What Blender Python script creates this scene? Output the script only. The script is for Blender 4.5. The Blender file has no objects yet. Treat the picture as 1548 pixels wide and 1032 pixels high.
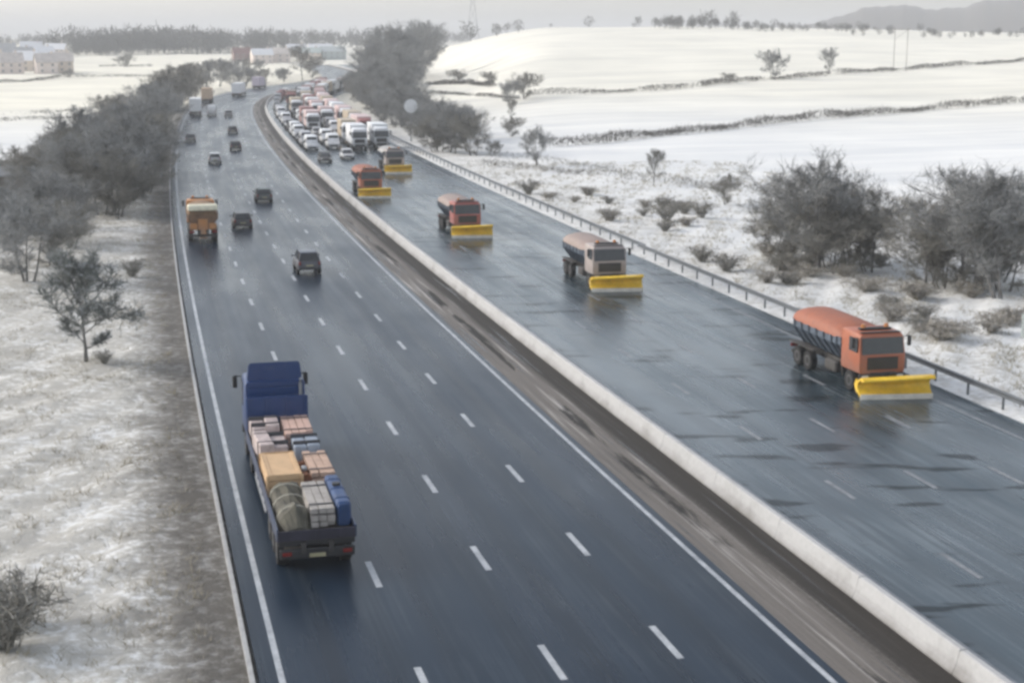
import bpy, bmesh, math, random
import numpy as np
from mathutils import Vector, Matrix

R = math.radians
random.seed(7)
SC = bpy.context.scene
COL = SC.collection

# ------------------------------------------------------------------ camera, sky, sun, exposure
CAM_H = 17.06
F_PX = 2304.0
PITCH = math.atan(456.0 / F_PX)
YAW = R(14.24)
cd = bpy.data.cameras.new("camera")
cam = bpy.data.objects.new("camera", cd)
COL.objects.link(cam)
cam.location = (0, 0, CAM_H)
cam.rotation_euler = (math.pi / 2 - PITCH, 0, -YAW)
cd.sensor_width = 36.0
cd.lens = F_PX / 1548.0 * 36.0
cd.clip_start = 0.5
cd.clip_end = 30000
SC.camera = cam

SUN_EL, SUN_AZ = R(28), R(-62)        # azimuth clockwise from +Y
W = bpy.data.worlds.new("World")
SC.world = W
W.use_nodes = True
wn = W.node_tree
wn.nodes.clear()
sky = wn.nodes.new('ShaderNodeTexSky')
sky.sky_type = 'NISHITA'
sky.sun_disc = False
sky.sun_elevation = SUN_EL
sky.sun_rotation = SUN_AZ
sky.air_density = 1.0
sky.dust_density = 2.2
sky.ozone_density = 1.0
hsv = wn.nodes.new('ShaderNodeHueSaturation')     # an overcast sky is nearly grey
hsv.inputs['Saturation'].default_value = 0.42
bg = wn.nodes.new('ShaderNodeBackground')
bg.inputs['Strength'].default_value = 0.15
wo = wn.nodes.new('ShaderNodeOutputWorld')
wn.links.new(sky.outputs[0], hsv.inputs['Color'])
wn.links.new(hsv.outputs[0], bg.inputs['Color'])
wn.links.new(bg.outputs[0], wo.inputs['Surface'])

sd = bpy.data.lights.new("sun", 'SUN')
sd.energy = 0.7
sd.angle = R(14)
sd.color = (1.0, 0.92, 0.80)
sun = bpy.data.objects.new("sun", sd)
COL.objects.link(sun)
dv = Vector((math.sin(SUN_AZ) * math.cos(SUN_EL), math.cos(SUN_AZ) * math.cos(SUN_EL), math.sin(SUN_EL)))
sun.rotation_euler = dv.to_track_quat('Z', 'Y').to_euler()

SC.view_settings.view_transform = 'Standard'
SC.view_settings.look = 'None'
SC.view_settings.gamma = 1.0
SC.view_settings.exposure = 1.02
SC.cycles.filter_width = 3.0
SC.cycles.max_bounces = 6
SC.cycles.volume_bounces = 0
SC.cycles.use_denoising = True

# ------------------------------------------------------------------ the road's line
T0, T1, DT = -70.0, 1250.0, 1.0
_t = np.arange(T0, T1 + DT, DT)
KP = [(-70, 0), (10, 0), (40, 1 / 5300), (330, 1 / 4600), (400, 1 / 1000), (450, 1 / 480), (530, 1 / 480), (580, -1 / 420), (660, -1 / 420), (740, 0), (1250, 0)]
_k = np.interp(_t, [p[0] for p in KP], [p[1] for p in KP])
_psi = np.concatenate([[0], np.cumsum((_k[1:] + _k[:-1]) * 0.5 * DT)])
_psi -= np.interp(0.0, _t, _psi)
_rx = np.concatenate([[0], np.cumsum(np.sin((_psi[1:] + _psi[:-1]) / 2) * DT)])
_ry = np.concatenate([[0], np.cumsum(np.cos((_psi[1:] + _psi[:-1]) / 2) * DT)])
_rx -= np.interp(0.0, _t, _rx)
_ry -= np.interp(0.0, _t, _ry)


def road_z(t):
    return np.interp(t, [-70, 260, 400, 600, 800, 1000, 1250], [0, 0, 0.5, 1.6, 2.6, 3.0, 3.0])


S_OFF = 0.83      # the mast stands this far beyond offset zero


def P(s, t, dz=0.0):
    s = s - S_OFF
    psi = np.interp(t, _t, _psi)
    return (float(np.interp(t, _t, _rx) + s * math.cos(psi)),
            float(np.interp(t, _t, _ry) - s * math.sin(psi)),
            float(road_z(t)) + dz)


def heading(t):
    return float(np.interp(t, _t, _psi))


def road_coords(x, y):
    """offset s and length t of points by nearest sample of the reference line"""
    x = np.atleast_1d(np.asarray(x, float)); y = np.atleast_1d(np.asarray(y, float))
    rx, ry, rp, rt = _rx[::4], _ry[::4], _psi[::4], _t[::4]
    S = np.empty(len(x)); T = np.empty(len(x)); DD = np.empty(len(x))
    for i in range(0, len(x), 20000):
        a = x[i:i + 20000, None] - rx[None]
        b = y[i:i + 20000, None] - ry[None]
        along = a * np.sin(rp) + b * np.cos(rp)
        off = a * np.cos(rp) - b * np.sin(rp)
        j = np.argmin(np.abs(along) + 0.02 * np.abs(off), axis=1)
        k = np.arange(len(j))
        S[i:i + 20000] = off[k, j] + S_OFF
        T[i:i + 20000] = rt[j] + np.clip(along[k, j], -2, 2)
        DD[i:i + 20000] = np.abs(along[k, j])
    return S, T, DD


# ------------------------------------------------------------------ terrain height
def sm(a, b, v):
    q = np.clip((v - a) / (b - a), 0, 1)
    return q * q * (3 - 2 * q)


_hD = np.array([0, 220, 280, 340, 400, 460, 520, 600, 700, 800, 860, 910, 960, 1040, 1200, 1600, 3000, 9000.])
_hZ = np.array([0, 0, 0.5, 1.9, 3.9, 6.2, 8.6, 12., 16.8, 21.4, 23.6, 24.6, 24.0, 20.5, 14., 10., 15., 20.])
_bD = np.array([0, 400, 600, 800, 1000, 1300, 1700, 2500, 4000, 9000.])
_bZ = np.array([0, 0.2, 1.2, 3.0, 5.2, 9.0, 12.0, 15.0, 18.0, 22.0])


def smooth_interp(v, xs, ys):
    d = 18.0
    return sum(np.interp(v + k * d, xs, ys) for k in (-2, -1, 0, 1, 2)) / 5.0


def ground_z(x, y):
    x = np.atleast_1d(np.asarray(x, float)); y = np.atleast_1d(np.asarray(y, float))
    D = np.hypot(x, y)
    az = np.arctan2(x, y) - YAW
    az = (az + math.pi) % (2 * math.pi) - math.pi
    u = 774 + F_PX * np.tan(np.clip(az, -1.2, 1.2))
    A = sm(545, 850, u) * (1 - 0.16 * sm(1000, 1600, u)) * (1 - 0.6 * sm(2500, 6000, u))
    A = A * (np.abs(az) < 1.45)
    B = smooth_interp(D, _bD, _bZ)
    H = smooth_interp(D, _hD, _hZ)
    z = B + A * (H - B)
    und = np.sin(x * 0.021 + 1.3) * np.cos(y * 0.017) + 0.6 * np.sin(x * 0.047 - y * 0.031) + 0.35 * np.sin(y * 0.09 + x * .06)
    z = z + und * 0.35 * sm(60, 260, D)
    S, T, DD = road_coords(x, y)
    out = np.maximum(np.maximum(3.7 - S, S - 39.9), 0) + np.maximum(DD - 2.5, 0)
    w = np.maximum(sm(9, 55, out), sm(900, 1000, T))
    rz = road_z(T)
    # a shallow bank on both verges
    bank = 0.10 * np.sin(x * 0.8 + y * .33) * np.sin(y * .55) + 0.07 * np.sin(x * 2.1 - y * 1.3)
    zr = rz - 0.12 + sm(0.6, 4.0, out) * (0.10 + bank)
    return zr * (1 - w) + z * w, S, T


CF = np.array([math.sin(YAW), math.cos(YAW)])      # heading on the ground
CRT = np.array([math.cos(YAW), -math.sin(YAW)])


def pix(px, py):
    """where the sight line of the photograph's pixel meets the terrain"""
    dx, dy = (px - 774) / F_PX, (516 - py) / F_PX
    fwd = math.cos(PITCH) + dy * math.sin(PITCH)
    up = -math.sin(PITCH) + dy * math.cos(PITCH)
    g = CF * fwd + CRT * dx
    lam = np.concatenate([np.arange(15, 600, 0.5), np.arange(600, 6000, 3.0)])
    X = g[0] * lam; Y = g[1] * lam; Z = CAM_H + up * lam
    G, _, _ = ground_z(X, Y)
    hit = np.nonzero(Z <= G)[0]
    i = int(hit[0]) if len(hit) else len(lam) - 1
    return float(X[i]), float(Y[i]), float(G[i]), float(lam[i])


def gz(x, y):
    return float(ground_z([x], [y])[0][0])


# ------------------------------------------------------------------ materials
def nd(nt, typ, ins=None, **props):
    n = nt.nodes.new(typ)
    for k, v in props.items():
        setattr(n, k, v)
    for k, v in (ins or {}).items():
        sock = n.inputs[k]
        if hasattr(v, 'is_output'):
            nt.links.new(v, sock)
        else:
            sock.default_value = v
    return n


def c4(c):
    return (c[0], c[1], c[2], 1.0)


def new_mat(name):
    m = bpy.data.materials.new(name)
    m.use_nodes = True
    nt = m.node_tree
    nt.nodes.clear()
    out = nd(nt, 'ShaderNodeOutputMaterial')
    b = nd(nt, 'ShaderNodeBsdfPrincipled')
    nt.links.new(b.outputs[0], out.inputs['Surface'])
    return m, nt, b


def noise(nt, vec, scale, detail=4.0, rough=0.55, **kw):
    return nd(nt, 'ShaderNodeTexNoise', {'Vector': vec, 'Scale': scale, 'Detail': detail, 'Roughness': rough}, **kw).outputs['Fac']


def ramp(nt, fac, a, b):
    return nd(nt, 'ShaderNodeMapRange', {'Value': fac, 'From Min': a, 'From Max': b}, clamp=True).outputs['Result']


def mixc(nt, fac, a, b):
    n = nt.nodes.new('ShaderNodeMix')
    n.data_type = 'RGBA'
    for sock, v in ((n.inputs[0], fac), (n.inputs[6], a), (n.inputs[7], b)):
        if hasattr(v, 'is_output'):
            nt.links.new(v, sock)
        elif isinstance(v, (int, float)):
            sock.default_value = v
        else:
            sock.default_value = c4(v)
    return n.outputs[2]


def math_n(nt, op, a, b=0.0, clamp=False):
    n = nt.nodes.new('ShaderNodeMath')
    n.operation = op
    n.use_clamp = clamp
    for sock, v in zip(n.inputs, (a, b)):
        if hasattr(v, 'is_output'):
            nt.links.new(v, sock)
        else:
            sock.default_value = v
    return n.outputs[0]


def bump(nt, bsdf, h, strength, dist):
    bn = nd(nt, 'ShaderNodeBump', {'Strength': strength, 'Distance': dist, 'Height': h})
    nt.links.new(bn.outputs[0], bsdf.inputs['Normal'])


_MATS = {}


def plain(name, col, rough=0.6, metal=0.0, var=0.25, scale=2.5, coat=0.0, bmp=0.0):
    """a procedural surface: base colour broken by two noises"""
    if name in _MATS:
        return _MATS[name]
    m, nt, b = new_mat(name)
    oc = nd(nt, 'ShaderNodeTexCoord').outputs['Object']
    n1 = noise(nt, oc, scale, 5.0)
    n2 = noise(nt, oc, scale * 9, 3.0)
    f = math_n(nt, 'ADD', math_n(nt, 'MULTIPLY', n1, 0.7), math_n(nt, 'MULTIPLY', n2, 0.3))
    lo = tuple(max(0, v * (1 - var)) for v in col)
    hi = tuple(min(1, v * (1 + var)) for v in col)
    nt.links.new(mixc(nt, ramp(nt, f, 0.3, 0.7), lo, hi), b.inputs['Base Color'])
    nt.links.new(math_n(nt, 'ADD', math_n(nt, 'MULTIPLY', n1, 0.25), rough - 0.12, True), b.inputs['Roughness'])
    b.inputs['Metallic'].default_value = metal
    b.inputs['Coat Weight'].default_value = coat
    if bmp:
        bump(nt, b, n2, bmp, 0.02)
    _MATS[name] = m
    return m


def paint(name, col, rough=0.35):
    """vehicle paint with grey road salt splashed up from below"""
    if name in _MATS:
        return _MATS[name]
    m, nt, b = new_mat(name)
    oc = nd(nt, 'ShaderNodeTexCoord').outputs['Object']
    z = nd(nt, 'ShaderNodeSeparateXYZ', {'Vector': oc}).outputs['Z']
    n1 = noise(nt, oc, 1.6, 6.0)
    n2 = noise(nt, oc, 9.0, 4.0)
    up = ramp(nt, z, 2.3, 0.2)
    g = math_n(nt, 'ADD', up, math_n(nt, 'MULTIPLY', math_n(nt, 'SUBTRACT', n1, 0.5), 1.6))
    g = math_n(nt, 'ADD', g, math_n(nt, 'MULTIPLY', math_n(nt, 'SUBTRACT', n2, 0.5), 0.5))
    g = ramp(nt, g, 0.12, 1.15)
    base = mixc(nt, n1, tuple(v * 0.85 for v in col), tuple(min(1, v * 1.1) for v in col))
    nt.links.new(mixc(nt, math_n(nt, 'MULTIPLY', g, 0.75), base, (0.13, 0.125, 0.12)), b.inputs['Base Color'])
    nt.links.new(math_n(nt, 'ADD', math_n(nt, 'MULTIPLY', g, 0.4), rough, True), b.inputs['Roughness'])
    b.inputs['Coat Weight'].default_value = 0.15
    _MATS[name] = m
    return m


def glass_mat():
    if 'vehicle_glass' in _MATS:
        return _MATS['vehicle_glass']
    m, nt, b = new_mat('vehicle_glass')
    oc = nd(nt, 'ShaderNodeTexCoord').outputs['Object']
    n1 = noise(nt, oc, 3.0, 4.0)
    nt.links.new(mixc(nt, n1, (0.012, 0.014, 0.016), (0.035, 0.038, 0.042)), b.inputs['Base Color'])
    nt.links.new(math_n(nt, 'ADD', math_n(nt, 'MULTIPLY', n1, 0.15), 0.06), b.inputs['Roughness'])
    _MATS['vehicle_glass'] = m
    return m


def emis(name, col, strength):
    if name in _MATS:
        return _MATS[name]
    m, nt, b = new_mat(name)
    b.inputs['Base Color'].default_value = c4(col)
    b.inputs['Emission Color'].default_value = c4(col)
    oc = nd(nt, 'ShaderNodeTexCoord').outputs['Object']
    n1 = noise(nt, oc, 12.0)
    nt.links.new(math_n(nt, 'MULTIPLY', n1, strength * 2), b.inputs['Emission Strength'])
    b.inputs['Roughness'].default_value = 0.25
    _MATS[name] = m
    return m


def snow_ground_mat():
    m, nt, b = new_mat('snowy_ground')
    geo = nd(nt, 'ShaderNodeNewGeometry')
    pos = geo.outputs['Position']
    verge = nd(nt, 'ShaderNodeAttribute', attribute_name='verge').outputs['Fac']      # grassy share of the cover
    mud = nd(nt, 'ShaderNodeAttribute', attribute_name='mud').outputs['Fac']
    n_big = noise(nt, pos, 0.035, 5.0)
    n_mid = noise(nt, pos, 0.35, 6.0, 0.62)
    n_fin = noise(nt, pos, 2.2, 6.0, 0.68)
    n_vf = noise(nt, pos, 9.0, 4.0, 0.7)
    tuft = math_n(nt, 'ADD', math_n(nt, 'MULTIPLY', n_fin, 0.55), math_n(nt, 'ADD', math_n(nt, 'MULTIPLY', n_mid, 0.3), math_n(nt, 'MULTIPLY', n_vf, 0.15)))
    grassy = ramp(nt, math_n(nt, 'ADD', tuft, math_n(nt, 'MULTIPLY', math_n(nt, 'SUBTRACT', verge, 0.5), 0.40)), 0.47, 0.57)
    grassy = math_n(nt, 'MULTIPLY', grassy, math_n(nt, 'ADD', 0.05, math_n(nt, 'MULTIPLY', verge, 0.95)), True)
    # field stubble and rows showing faintly through the snow
    rot = nd(nt, 'ShaderNodeMapping', {'Vector': pos, 'Rotation': (0, 0, R(-32)), 'Scale': (0.012, 0.16, 0.1)}).outputs[0]
    rows = noise(nt, rot, 1.0, 5.0, 0.6)
    rot2 = nd(nt, 'ShaderNodeMapping', {'Vector': pos, 'Rotation': (0, 0, R(-32)), 'Scale': (0.02, 0.75, 0.1)}).outputs[0]
    rows2 = noise(nt, rot2, 1.0, 3.0, 0.6)
    rows = math_n(nt, 'ADD', math_n(nt, 'MULTIPLY', rows, .65), math_n(nt, 'MULTIPLY', rows2, .35))
    field = mixc(nt, ramp(nt, math_n(nt, 'ADD', math_n(nt, 'MULTIPLY', rows, 0.6), math_n(nt, 'MULTIPLY', n_big, 0.4)), 0.40, 0.66), (0.78, 0.77, 0.735), (0.50, 0.515, 0.525))
    cream = nd(nt, 'ShaderNodeAttribute', attribute_name='far_sunlight').outputs['Fac']  # warm light on the distant fields, painted into the snow colour
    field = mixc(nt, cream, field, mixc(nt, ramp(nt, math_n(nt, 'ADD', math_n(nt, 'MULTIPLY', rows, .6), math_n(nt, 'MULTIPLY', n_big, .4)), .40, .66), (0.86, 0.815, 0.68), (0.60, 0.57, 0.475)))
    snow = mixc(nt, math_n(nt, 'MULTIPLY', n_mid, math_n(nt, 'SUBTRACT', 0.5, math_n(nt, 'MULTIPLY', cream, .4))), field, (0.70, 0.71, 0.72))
    grass = mixc(nt, n_vf, (0.25, 0.23, 0.185), (0.46, 0.43, 0.365))
    grass = mixc(nt, ramp(nt, n_mid, 0.45, 0.7), grass, (0.20, 0.182, 0.148))
    colr = mixc(nt, grassy, snow, grass)
    mudc = mixc(nt, n_fin, (0.055, 0.05, 0.045), (0.135, 0.125, 0.11))
    mf = ramp(nt, math_n(nt, 'ADD', mud, math_n(nt, 'MULTIPLY', math_n(nt, 'SUBTRACT', tuft, 0.5), 1.5)), 0.25, 0.95)
    colr = mixc(nt, mf, colr, mudc)
    nt.links.new(colr, b.inputs['Base Color'])
    b.inputs['Roughness'].default_value = 0.85
    b.inputs['Specular IOR Level'].default_value = 0.25
    h = math_n(nt, 'ADD', math_n(nt, 'MULTIPLY', n_fin, 1.0), math_n(nt, 'MULTIPLY', n_mid, 1.5))
    bump(nt, b, math_n(nt, 'MULTIPLY', h, math_n(nt, 'ADD', math_n(nt, 'MULTIPLY', verge, 0.9), 0.15)), 0.8, 0.22)
    return m


def road_mat(name, wet, slush, tint, spec):
    """wet asphalt; UV = (metres across, metres along)"""
    m, nt, b = new_mat(name)
    uv = nd(nt, 'ShaderNodeUVMap', uv_map='road').outputs[0]
    geo = nd(nt, 'ShaderNodeNewGeometry').outputs['Position']
    sep = nd(nt, 'ShaderNodeSeparateXYZ', {'Vector': uv})
    s = sep.outputs['X']
    t_ = math_n(nt, 'ADD', sep.outputs['Y'], math_n(nt, 'MULTIPLY', s, .25))
    skew = nd(nt, 'ShaderNodeCombineXYZ', {'X': math_n(nt, 'MULTIPLY', s, .20), 'Y': math_n(nt, 'MULTIPLY', t_, .62)}).outputs[0]
    streak = noise(nt, nd(nt, 'ShaderNodeMapping', {'Vector': uv, 'Scale': (1.3, 0.022, 1)}).outputs[0], 1.0, 6.0, 0.62)
    streak2 = noise(nt, nd(nt, 'ShaderNodeMapping', {'Vector': uv, 'Scale': (5.5, 0.10, 1), 'Location': (7, 3, 0)}).outputs[0], 1.0, 5.0, 0.6)
    patch = noise(nt, nd(nt, 'ShaderNodeMapping', {'Vector': uv, 'Scale': (0.22, 0.045, 1)}).outputs[0], 1.0, 5.0, 0.55)
    grain = noise(nt, geo, 14.0, 4.0, 0.7)
    # slush shoved into ragged ridges across the lanes
    rid = noise(nt, nd(nt, 'ShaderNodeMapping', {'Vector': uv, 'Scale': (0.42, 0.20, 1), 'Rotation': (0, 0, R(20))}).outputs[0], 1.0, 4.0, 0.5, noise_dimensions='3D')
    # wheel tracks: two per 3.65 m lane
    wt = math_n(nt, 'SINE', math_n(nt, 'MULTIPLY', math_n(nt, 'SUBTRACT', s, 4.3), 2 * math.pi * 2 / 3.65))
    wt = math_n(nt, 'ADD', math_n(nt, 'MULTIPLY', wt, 0.5), 0.5)
    base = mixc(nt, ramp(nt, math_n(nt, 'ADD', math_n(nt, 'MULTIPLY', streak, 0.6), math_n(nt, 'MULTIPLY', patch, 0.4)), 0.35, 0.68),
                tuple(v * 0.55 for v in tint), tuple(v * 1.5 for v in tint))
    base = mixc(nt, math_n(nt, 'MULTIPLY', wt, 0.55), base, tuple(v * 1.7 for v in tint))
    base = mixc(nt, math_n(nt, 'MULTIPLY', grain, 0.25), base, tuple(v * 1.8 for v in tint))
    sl = math_n(nt, 'ADD', math_n(nt, 'MULTIPLY', streak2, 0.5), math_n(nt, 'ADD', math_n(nt, 'MULTIPLY', rid, 0.35), math_n(nt, 'MULTIPLY', grain, 0.15)))
    slf = math_n(nt, 'MULTIPLY', ramp(nt, sl, 0.50, 0.68), slush)
    base = mixc(nt, slf, base, (0.27, 0.31, 0.335))
    # dark wet gashes where the blades have scraped the slush off
    gash = noise(nt, skew, 1.0, 3.0, 0.5)
    gf = math_n(nt, 'MULTIPLY', ramp(nt, gash, 0.585, 0.635), min(1, slush * 1.8) if slush > .3 else 0.0)
    base = mixc(nt, gf, base, (0.012, 0.018, 0.022))
    nt.links.new(base, b.inputs['Base Color'])
    rgh = math_n(nt, 'ADD', wet, math_n(nt, 'MULTIPLY', ramp(nt, math_n(nt, 'ADD', math_n(nt, 'MULTIPLY', streak, 0.35), math_n(nt, 'MULTIPLY', patch, 0.65)), 0.35, 0.65), 0.16 + 0.2 * slush))
    rgh = math_n(nt, 'ADD', rgh, math_n(nt, 'MULTIPLY', slf, 0.25), True)
    nt.links.new(rgh, b.inputs['Roughness'])
    nt.links.new(math_n(nt, 'MULTIPLY', spec, math_n(nt, 'SUBTRACT', 1.0, math_n(nt, 'MULTIPLY', gf, .85))), b.inputs['Specular IOR Level'])
    b.inputs['Specular Tint'].default_value = (.76, .90, 1.0, 1.0)
    h = math_n(nt, 'ADD', math_n(nt, 'MULTIPLY', rid, 1.2 * slush + 0.05), math_n(nt, 'ADD', math_n(nt, 'MULTIPLY', streak2, 0.25 * slush + 0.03), math_n(nt, 'MULTIPLY', grain, 0.05)))
    bump(nt, b, h, 0.35, 0.12)
    return m


def line_mat(name='road_paint', k=1.0, a=.34):
    m, nt, b = new_mat(name)
    geo = nd(nt, 'ShaderNodeNewGeometry').outputs['Position']
    n1 = noise(nt, geo, 1.1, 5.0, 0.65)
    n2 = noise(nt, geo, 8.0, 4.0, 0.7)
    f = math_n(nt, 'ADD', math_n(nt, 'MULTIPLY', n1, 0.6), math_n(nt, 'MULTIPLY', n2, 0.4))
    nt.links.new(mixc(nt, ramp(nt, f, a, a + .3), (0.47 * k, 0.49 * k, 0.51 * k), (0.18 * k, 0.195 * k, 0.215 * k)), b.inputs['Base Color'])
    b.inputs['Roughness'].default_value = 0.45
    return m


def reserve_mat():
    m, nt, b = new_mat('dirty_central_strip')
    uv = nd(nt, 'ShaderNodeUVMap', uv_map='road').outputs[0]
    geo = nd(nt, 'ShaderNodeNewGeometry').outputs['Position']
    st = noise(nt, nd(nt, 'ShaderNodeMapping', {'Vector': uv, 'Scale': (2.4, 0.10, 1)}).outputs[0], 1.0, 6.0, 0.6)
    st2 = noise(nt, nd(nt, 'ShaderNodeMapping', {'Vector': uv, 'Scale': (3.4, 0.055, 1), 'Location': (3, 11, 0)}).outputs[0], 1.0, 5.0, 0.6)
    gr = noise(nt, geo, 6.0, 5.0, 0.7)
    c = mixc(nt, st, (0.085, 0.077, 0.069), (0.20, 0.182, 0.167))
    c = mixc(nt, math_n(nt, 'MULTIPLY', gr, 0.5), c, (0.10, 0.09, 0.08))
    c = mixc(nt, math_n(nt, 'MULTIPLY', ramp(nt, st2, 0.55, 0.66), .75), c, (0.42, 0.40, 0.38))          # slush lines
    sx = nd(nt, 'ShaderNodeSeparateXYZ', {'Vector': uv}).outputs['X']
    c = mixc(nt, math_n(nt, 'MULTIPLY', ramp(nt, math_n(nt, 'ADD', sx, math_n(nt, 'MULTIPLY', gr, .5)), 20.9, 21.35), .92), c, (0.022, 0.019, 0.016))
    gul = noise(nt, nd(nt, 'ShaderNodeMapping', {'Vector': uv, 'Scale': (.6, 0.075, 1), 'Location': (0, 4.3, 0)}).outputs[0], 1.0, 4.0, 0.6)
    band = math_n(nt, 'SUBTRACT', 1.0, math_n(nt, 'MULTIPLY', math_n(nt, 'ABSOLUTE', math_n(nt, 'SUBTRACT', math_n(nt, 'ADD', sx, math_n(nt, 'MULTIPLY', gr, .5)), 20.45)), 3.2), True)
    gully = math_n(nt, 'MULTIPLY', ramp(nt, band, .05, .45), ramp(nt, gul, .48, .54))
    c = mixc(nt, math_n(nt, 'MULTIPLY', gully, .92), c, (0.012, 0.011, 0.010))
    pud = ramp(nt, st2, 0.43, 0.36)
    c = mixc(nt, pud, c, (0.02, 0.02, 0.022))                                # standing melt water
    nt.links.new(c, b.inputs['Base Color'])
    nt.links.new(math_n(nt, 'SUBTRACT', 0.8, math_n(nt, 'MULTIPLY', pud, 0.55)), b.inputs['Roughness'])
    b.inputs['Specular IOR Level'].default_value = .25
    bump(nt, b, math_n(nt, 'SUBTRACT', math_n(nt, 'ADD', st2, math_n(nt, 'MULTIPLY', gr, 0.45)), gully), 0.7, 0.10)
    return m


def twig_mat(name, a, bcol, frost):
    m, nt, b = new_mat(name)
    geo = nd(nt, 'ShaderNodeNewGeometry')
    oi = nd(nt, 'ShaderNodeObjectInfo').outputs['Random']
    n1 = noise(nt, geo.outputs['Position'], 0.7, 4.0)
    n2 = noise(nt, geo.outputs['Position'], 3.0, 3.0)
    c = mixc(nt, ramp(nt, n1, 0.35, 0.65), a, bcol)
    c = mixc(nt, math_n(nt, 'MULTIPLY', oi, 0.4), c, tuple(v * 0.6 for v in a))
    c = mixc(nt, math_n(nt, 'MULTIPLY', ramp(nt, n2, 0.52, 0.7), frost), c, (0.6, 0.61, 0.62))
    nt.links.new(c, b.inputs['Base Color'])
    b.inputs['Roughness'].default_value = 0.9
    b.inputs['Specular IOR Level'].default_value = 0.1
    return m


def haze_mat():
    m = bpy.data.materials.new('winter_haze')
    m.use_nodes = True
    nt = m.node_tree
    nt.nodes.clear()
    out = nd(nt, 'ShaderNodeOutputMaterial')
    v = nd(nt, 'ShaderNodeVolumePrincipled')
    v.inputs['Color'].default_value = (0.93, 0.94, 0.95, 1)
    v.inputs['Density'].default_value = HAZE
    nt.links.new(v.outputs[0], out.inputs['Volume'])
    return m


HAZE = 0.00038
M_GLASS = glass_mat()
M_TYRE = plain('tyre_rubber', (0.011, 0.011, 0.012), 0.9)
M_HUB = plain('wheel_hub', (0.07, 0.07, 0.072), 0.5, 0.4)
M_BLACK = plain('black_plastic', (0.022, 0.022, 0.024), 0.55)
M_CHASSIS = plain('dirty_chassis', (0.045, 0.042, 0.04), 0.7)
M_STEEL = plain('dull_steel', (0.25, 0.26, 0.27), 0.5, 0.5)
M_HEAD = emis('headlamp', (0.5, 0.5, 0.48), 0.04)
M_TAIL = emis('tail_lamp', (0.16, 0.012, 0.01), 0.015)
M_AMBER = emis('amber_beacon', (0.36, 0.13, 0.025), 0.06)
M_PLATE = plain('number_plate', (0.34, 0.31, 0.19), 0.6)


# ------------------------------------------------------------------ mesh helpers
class MB:
    def __init__(self):
        self.v = []
        self.f = []

    def add(self, vs, fs):
        o = len(self.v)
        self.v += [tuple(p) for p in vs]
        self.f += [tuple(i + o for i in f) for f in fs]
        return self

    def box(self, c, d, rz=0.0, taper=1.0, bev=0.0, rx=0.0):
        """box with chamfered vertical and top edges"""
        x, y, z = d[0] / 2, d[1] / 2, d[2] / 2
        e = min(bev, x * 0.9, y * 0.9, z * 0.9)
        if e <= 0:
            vs = [(sx * x * (taper if sz > 0 else 1), sy * y * (taper if sz > 0 else 1), sz * z) for sz in (-1, 1) for sx, sy in ((-1, -1), (1, -1), (1, 1), (-1, 1))]
            fs = [(0, 3, 2, 1), (4, 5, 6, 7), (0, 1, 5, 4), (1, 2, 6, 5), (2, 3, 7, 6), (3, 0, 4, 7)]
        else:
            def ring(zz, ins):
                k = taper if zz > 0 else 1
                X, Y = (x - ins) * k, (y - ins) * k
                return [(-X + e, -Y, zz), (X - e, -Y, zz), (X, -Y + e, zz), (X, Y - e, zz), (X - e, Y, zz), (-X + e, Y, zz), (-X, Y - e, zz), (-X, -Y + e, zz)]
            vs = ring(-z, e * 0.5) + ring(-z + e, 0) + ring(z - e, 0) + ring(z, e)
            fs = [tuple(range(7, -1, -1)), tuple(range(24, 32))]
            for k in range(3):
                for i in range(8):
                    j = (i + 1) % 8
                    fs.append((k * 8 + i, k * 8 + j, k * 8 + 8 + j, k * 8 + 8 + i))
        mt = Matrix.Translation(c) @ Matrix.Rotation(rz, 4, 'Z') @ Matrix.Rotation(rx, 4, 'X')
        return self.add([mt @ Vector(p) for p in vs], fs)

    def loft(self, rings, caps=True):
        n = len(rings[0])
        vs = [p for r in rings for p in r]
        fs = []
        for k in range(len(rings) - 1):
            for i in range(n):
                j = (i + 1) % n
                fs.append((k * n + i, k * n + j, (k + 1) * n + j, (k + 1) * n + i))
        if caps:
            fs.append(tuple(range(n - 1, -1, -1)))
            fs.append(tuple(range((len(rings) - 1) * n, len(rings) * n)))
        return self.add(vs, fs)

    def cyl(self, a, b, r, n=12, r2=None):
        return self.tube([a, b], [r, r if r2 is None else r2], n)

    def tube(self, pts, rad, n=6):
        pts = [Vector(p) for p in pts]
        rings = []
        for i, p in enumerate(pts):
            d = (pts[min(i + 1, len(pts) - 1)] - pts[max(i - 1, 0)])
            if d.length < 1e-6:
                d = Vector((0, 0, 1))
            d.normalize()
            a = d.orthogonal().normalized() if abs(d.z) > 0.99 else d.cross(Vector((0, 0, 1))).normalized()
            b = d.cross(a)
            rings.append([p + (a * math.cos(q) + b * math.sin(q)) * rad[i] for q in [2 * math.pi * k / n for k in range(n)]])
        return self.loft(rings)

    def build(self, name, mat, parent=None, smooth=False):
        me = bpy.data.meshes.new(name)
        me.from_pydata(self.v, [], self.f)
        me.materials.append(mat)
        bm = bmesh.new()
        bm.from_mesh(me)
        bmesh.ops.recalc_face_normals(bm, faces=bm.faces)
        bm.to_mesh(me)
        bm.free()
        if smooth:
            me.polygons.foreach_set('use_smooth', [True] * len(me.polygons))
            try:
                me.set_sharp_from_angle(angle=R(35))
            except Exception:
                pass
        o = bpy.data.objects.new(name, me)
        COL.objects.link(o)
        if parent:
            o.parent = parent
        return o


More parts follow.
